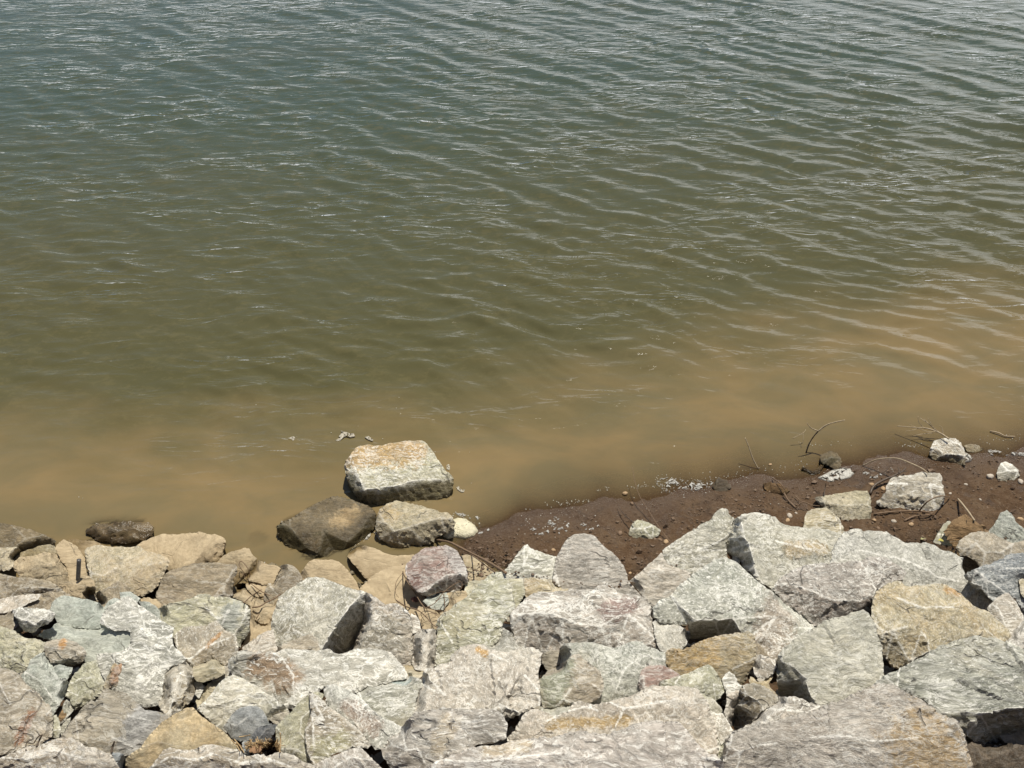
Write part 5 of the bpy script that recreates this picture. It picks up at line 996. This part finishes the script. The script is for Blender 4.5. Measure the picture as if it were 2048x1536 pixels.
# dead leaves: small curled blades
def leaf(px, py, size, col, label, h=.02, spin=0.):
    c = surf_pt(px, py, h); V = []; F = []; n = 9
    for i in range(n):
        t = i/(n-1); wv = math.sin(math.pi*min(t*1.02, 1))**.7*.34*size*(1+.25*math.sin(i*2.3))
        for s in (-1, 0, 1):
            x_, y_ = (t-.5)*size, s*wv
            V.append(c + np.array([x_*math.cos(spin)-y_*math.sin(spin), x_*math.sin(spin)+y_*math.cos(spin), .25*wv*abs(s)+.10*size*math.sin(t*5)]))
    for i in range(n-1):
        for s in (0, 1):
            a = i*3+s; F.append((a, a+1, a+4, a+3))
    o = mesh_obj('leaf', V, F, simple_mat('dead_leaf', col), loc=c)
    mo_ = o.modifiers.new('thick', 'SOLIDIFY'); mo_.thickness = .0015
    return tag(o, label, 'leaf', 'dead leaves')
leaf(512, 1499, .055, (.26, .15, .08), 'curled orange brown dead leaf on the dry grass tuft', .05, .3)
leaf(829, 1200, .045, (.19, .08, .05), 'dark red brown leaf under the purple red boulder', .02, -.3)
leaf(1882, 1081, .035, (.42, .38, .10), 'small yellow leaf beside the olive stone on the mud', .02, 0.)
leaf(1847, 1078, .040, (.36, .34, .17), 'pale yellowish leaf flat on the mud above the pale slab', .012, .2)
leaf(30, 1255, .05, (.38, .28, .22), 'dry brown leaf strip in the dark gap at the left edge', .03, 1.3)

# ------------------------------------------------------------------ foam, bubbles and painted glints
def foam_mat(name, col, holes):
    m, nt = newmat(name); k = NT(nt); P = k.add('ShaderNodeTexCoord').outputs['Object']
    v = k.add('ShaderNodeTexVoronoi', feature='F1'); k.put(v, 'Vector', P); k.put(v, 'Scale', 150.)
    s = k.add('ShaderNodeBsdfPrincipled'); c = k.mix(k.step(k.noise(P, 30., 4), .4, .6), c4(col), c4(tuple(x*.86 for x in col)))
    b = k.add('ShaderNodeBump'); k.put(b, 'Height', v.outputs['Distance']); k.put(b, 'Distance', .004); k.put(b, 'Strength', .8)
    k.put(s, 'Base Color', c); k.put(s, 'Roughness', .35); k.put(s, 'Normal', b.outputs[0])
    if holes:
        a = k.step(k.math('ADD', k.noise(P, 26., 5, .65, .8), 0.), holes, holes+.10); k.put(s, 'Alpha', a)
    o = k.add('ShaderNodeOutputMaterial'); k.l.new(s.outputs[0], o.inputs[0]); return m
FOAM = foam_mat('cream_foam', (.60, .55, .39), .34); WFOAM = foam_mat('white_foam', (.47, .45, .40), .42); LACE = foam_mat('thin_foam_film', (.40, .39, .36), .53)
GF = 'patches of foam at the waterline'
def foam(label, t, outline, h, mat=WFOAM, lift=.004):
    """a low mound of froth lying on the water or the mud"""
    O = parse(outline, t); pts = []
    for p in O:
        d = hit(p[0], p[1], lift); pts.append(d)
    pts = np.array(pts); c = pts.mean(0); nr = 9; n = len(pts); V = []; F = []; K = 6
    ring0 = []
    for i in range(n):
        for s in range(K):
            f = s/K; p = pts[i]*(1-f)+pts[(i+1) % n]*f
            p = p + (p-c)*.015*math.sin(i*5.1+s*1.7); ring0.append(p)
    N = len(ring0)
    for r_ in range(nr):
        f = 1-r_/nr; z = h*(1-f**2.4)**.6 if f < 1 else 0
        for p in ring0:
            q = c+(p-c)*f; V.append([q[0], q[1], q[2]+z+.04*h*math.sin(q[0]*140)*math.sin(q[1]*160)*(1-f)])
    V.append([c[0], c[1], c[2]+h]); V.append([c[0], c[1], c[2]-.02])
    for p in ring0: V.append([p[0], p[1], p[2]-.02])
    for r_ in range(nr-1):
        for i in range(N):
            a, b = r_*N+i, r_*N+(i+1) % N; F.append((a, b, b+N, a+N))
    for i in range(N):
        F.append(((nr-1)*N+i, (nr-1)*N+(i+1) % N, nr*N)); F.append((nr*N+2+(i+1) % N, nr*N+2+i, nr*N+1)); F.append((i, nr*N+2+i, nr*N+2+(i+1) % N, (i+1) % N))
    return tag(mesh_obj('foam_patch', V, F, mat, loc=c), label, 'foam', GF)
foam('thick cream mound of foam right of the pinkish grey block', 'c1', '158,95 160,88 165,82 170,80 177,81 184,86 187,91 183,95 176,97 168,96 162,97', .030, FOAM)
foam('thick white foam beside the olive wet stone', 'c3', '64,53 70,50 75,47 80,46 86,47 89,50 86,53 80,55 72,56', .018)
foam('white foam tucked at the right foot of the pale stone with twigs', 'c3', '162,43 164,36 168,38 170,40 168,42', .02)
foam('small white foam pad at the left foot of the pinkish grey block', 'c1', '103,94 101,92 103,91 107,95 109,98 106,98', .008)
foam('small cream foam pad between the dark wet boulder and the tan rock', 'c1', '94,98 97,93 99,92 99,95 96,98', .008)
DFOAM = foam_mat('thin_grey_foam', (.40, .36, .28), .40)
foam('hook shaped white foam fleck floating above the large block', 'c1', '70,17 73,13 76,9.5 74,8.5 79,10 82,11 85,11 86,13 82,14 79,13 76,14 74,17', .002, DFOAM, lift=.006)
foam('small oval foam fleck right of the hook shaped one', 'c1', '94,14 97,13 101,16 100,17 97,16', .002, DFOAM, lift=.006)
foam('small foam fleck left of the hook shaped one', 'c1', '31,15 35,13.4 38.5,13.6 37,15.5 35,17 34,15.6', .002, DFOAM, lift=.006)
foam('upper round foam fleck right of the large block', 'c1', '161,37 163,36 164,39 163,41 161,40', .002, DFOAM, lift=.005)
foam('lower twin foam flecks right of the large block', 'c1', '169,55 171,54 172,57 176,57 175,59 173,59 170,57', .002, DFOAM, lift=.005)
foam('white bubbly film on the wet mud above the pointed grey boulder', 'c2', '54,75 56,72 60,71 65,73 68,76 66,79 60,78 56,78', .004, LACE)
foam('lacy foam film right of the bubbly film on the wet mud', 'c2', '66,72 68,66 72,66 78,68 82,70 80,76 75,78 70,77', .004, LACE)
foam('thin pale foam film between the lacy film and the split stone', 'c2', '88,72 92,69 98,69 102,72 98,75 92,75', .003, LACE)
foam('band of froth along the waterline in the middle of the shore', 'c2', '140,44 142,40 150,39 160,40 172,41 180,42 178,46 168,48 158,47 148,50 145,47', .006, LACE)
foam('white foam streak on the mud at the right edge', 'c3', '176,33 182,34 190,35 200,36 206,36 206,38 194,38 186,38 180,37', .006, LACE)
foam('foam film on the mud beneath the arched root', 'c3', '94,50 98,47 104,48 108,51 104,54 98,53', .005, LACE)
foam('foam speck on the mud between the olive stone and the arched root', 'c3', '86,46 88,44 91,45 91,47 88,47', .004, LACE)
foam('dirty foam film trailing right of the cream mound', 'c1', '180,86 186,84 192,86 197,90 190,93 186,95 184,92', .003, LACE)
foam('thin foam on the dark water above the cream mound', 'c1', '168,76 176,76 184,78 190,80 186,82 178,80 170,79', .002, LACE)
# bubbles, whitened to stand in for sun glints too: nobody could count them
bub = bmesh.new(); bmesh.ops.create_icosphere(bub, subdivisions=1, radius=1.)
bv = np.array([v.co[:] for v in bub.verts]); bf = np.array([[v.index for v in f.verts] for f in bub.faces]); bub.free()
rs = np.random.RandomState(4); V, F = [], []; b = 0
bands = [((1085, 1007), (1180, 1003), 3, 60), ((1195, 982), (1215, 978), 3, 20), ((1250, 975), (1310, 972), 3, 40), ((1310, 966), (1425, 968), 10, 190), ((1425, 955), (1620, 930), 7, 70), ((1040, 1050), (1120, 1045), 14, 60),
         ((905, 1030), (960, 1050), 10, 40), ((1590, 888), (1710, 888), 3, 30), ((1790, 890), (1850, 893), 2.5, 40), ((1960, 885), (2048, 872), 6, 50), ((1450, 950), (1560, 985), 10, 40), ((1640, 940), (1700, 945), 8, 30),
         ((1100, 1035), (1300, 1005), 16, 50), ((1730, 935), (1810, 945), 8, 40), ((400, 862), (1000, 850), 30, 12), ((640, 880), (960, 930), 30, 12), ((120, 998), (170, 995), 3, 4), ((495, 1124), (545, 1128), 2, 10), ((560, 1040), (575, 1046), 2, 4)]
for (x0, y0), (x1, y1), sd_, n in bands:
    for _ in range(int(n*.62)):
        t = rs.rand(); x = x0+(x1-x0)*t+rs.normal()*sd_*.6; y = y0+(y1-y0)*t+rs.normal()*sd_
        p = hit(x, y, .002); r_ = rs.uniform(.0013, .0038)
        V.append(bv*np.array([r_, r_, r_*.7])+p); F.append(bf+b); b += len(bv)
BUB_GLINT = simple_mat('bubble_glint_froth', (.74, .72, .66), (.55, .52, .44), .10)  # froth colour brightened so the specks also read as sun glints
o = mesh_obj('bubbles', np.vstack(V), np.vstack(F), BUB_GLINT); tag(o, 'fine bubbles and painted sun glints strung along the waterline', kind='stuff')

# ------------------------------------------------------------------ pebbles one can pick out, then the grit nobody could count
PEB = [simple_mat('pebble_pale', (.46, .40, .33), (.36, .31, .25)), simple_mat('pebble_tan', (.42, .29, .17), (.33, .22, .12)), simple_mat('pebble_brown', (.20, .13, .08), (.14, .09, .055))]
def pebble(x, y, s, mi, label, flat=.6, seed=0):
    r = np.random.RandomState(seed+50); bm = bmesh.new(); bmesh.ops.create_icosphere(bm, subdivisions=3, radius=1.)
    v = np.array([q.co[:] for q in bm.verts]); f = [[q.index for q in fc.verts] for fc in bm.faces]; bm.free()
    v = v*(1+.22*fbm(v*1.3+seed*3.1, 3)[:, None]+.12*shards(v*1.4+seed)[:, None])
    m_ = 5.6/FPX*s*.41; p = hit(x, y, 0); a = r.uniform(0, 3.14); v = v*np.array([1., .75, flat])*m_
    v = np.stack([v[:, 0]*math.cos(a)-v[:, 1]*math.sin(a), v[:, 0]*math.sin(a)+v[:, 1]*math.cos(a), v[:, 2]+m_*.35], -1)
    return tag(mesh_obj('pebble', v+p, f, PEB[mi], loc=p), label, 'pebble', 'pebbles on the mud')
for i, (x, y, s, mi, lb) in enumerate([
    (1579, 1033, 15, 0, 'flat white pebble above the pale cleft boulder'), (1592, 1027, 7, 0, 'tiny white pebble right of the flat white pebble'), (1748, 1041, 9, 1, 'round tan pebble below the right end of the yellowish block'),
    (1787, 1044, 12, 0, 'pinkish pebble below the grey brown stone'), (1766, 979, 14, 1, 'tan pebble at the left shoulder of the grey brown stone'), (1743, 970, 12, 1, 'small tan pebble above the dark thick root'),
    (1931, 970, 9, 0, 'single white pebble left of the small white grey stone'), (1979, 955, 18, 0, 'flat pale pebble at the left foot of the small white grey stone'), (2040, 965, 16, 0, 'pale pebble at the right edge beside the small white grey stone'),
    (1107, 1101, 9, 1, 'bright tan pebble between the grey pointed and the rounded boulders'), (1332, 1085, 14, 1, 'orange tan pebble left of the long green speckled boulder'), (1320, 1081, 11, 2, 'brown pebble touching the orange tan pebble'),
    (1250, 988, 13, 1, 'tan pebble in the wet edge below the froth band'), (1264, 1008, 10, 2, 'brown wet pebble below the tan wet pebble'), (1240, 1068, 14, 2, 'brown clod like pebble left of the split stone'),
    (1260, 1147, 7, 1, 'tiny tan pebble beside the rounded pink grey boulder'), (1822, 1050, 12, 1, 'orange pebble below the root bundle'), (1756, 1058, 10, 2, 'brown pebble under the yellowish block'),
    (1800, 1000, 9, 2, 'brown pebble in the shade left of the grey brown stone'), (1575, 1042, 12, 1, 'reddish pebble touching the pale cleft boulder'), (2040, 1040, 14, 1, 'tan pebble right of the pointed blue green boulder'),
    (1900, 988, 8, 0, 'small pale pebble right of the grey brown stone'), (1540, 930, 8, 1, 'tiny tan pebble at the waterline'), (1960, 1000, 7, 0, 'tiny pale pebble on open mud at right')]):
    pebble(x, y, s, mi, lb, seed=i)
V, F = [], []; b = 0; rs = np.random.RandomState(9)
for _ in range(3400):
    x = rs.uniform(930, 2060); t = rs.rand()
    y0 = np.interp(x, [930, 1100, 1300, 1500, 1700, 2060], [1075, 1050, 1010, 975, 925, 900]); y1 = np.interp(x, [930, 1260, 1500, 2060], [1150, 1180, 1060, 1120])
    y = y0 + (y1-y0)*t**.8; p = hit(x, y, 0, profile)
    if p[2] < .005: continue
    s = math.exp(rs.normal()*.5)*.0042
    v = bv*(1+.35*rs.normal(size=(len(bv), 1)))*s*np.array([1, .8, .65]); V.append(v+p+np.array([0, 0, s*.3+.004*rs.rand()])); F.append(bf+b); b += len(bv)
CH = stone_mat('chips', 'gb', 991)
V2_, F2_ = [], []; b = 0
for _ in range(2600):
    x = rs.uniform(-60, 2110); y0 = np.interp(x, [0, 560, 900, 1260, 1500, 2060], [1090, 1130, 1160, 1190, 1080, 1130]); y = rs.uniform(y0, 1600)
    p = hit(x, y, 0, ground); s = math.exp(rs.normal()*.45)*.019
    v = bv*(1+.30*rs.normal(size=(len(bv), 1)))*s*np.array([rs.uniform(.8, 1.3), rs.uniform(.7, 1.1), .6]); a_ = rs.uniform(0, 3.1)
    v = np.stack([v[:, 0]*math.cos(a_)-v[:, 1]*math.sin(a_), v[:, 0]*math.sin(a_)+v[:, 1]*math.cos(a_), v[:, 2]], -1)
    V2_.append(v+p+np.array([0, 0, s*.4])); F2_.append(bf+b); b += len(bv)
o = mesh_obj('rubble', np.vstack(V2_), np.vstack(F2_), CH, smooth_=False); tag(o, 'small stone chips filling the gaps beneath the boulders', kind='stuff')
GR = simple_mat('grit', (.15, .095, .055), (.085, .052, .03), .7, 0., 25.)
o = mesh_obj('gravel', np.vstack(V), np.vstack(F), GR, smooth_=False); tag(o, 'brown grit and crumbs of soil strewn over the mud', kind='stuff')
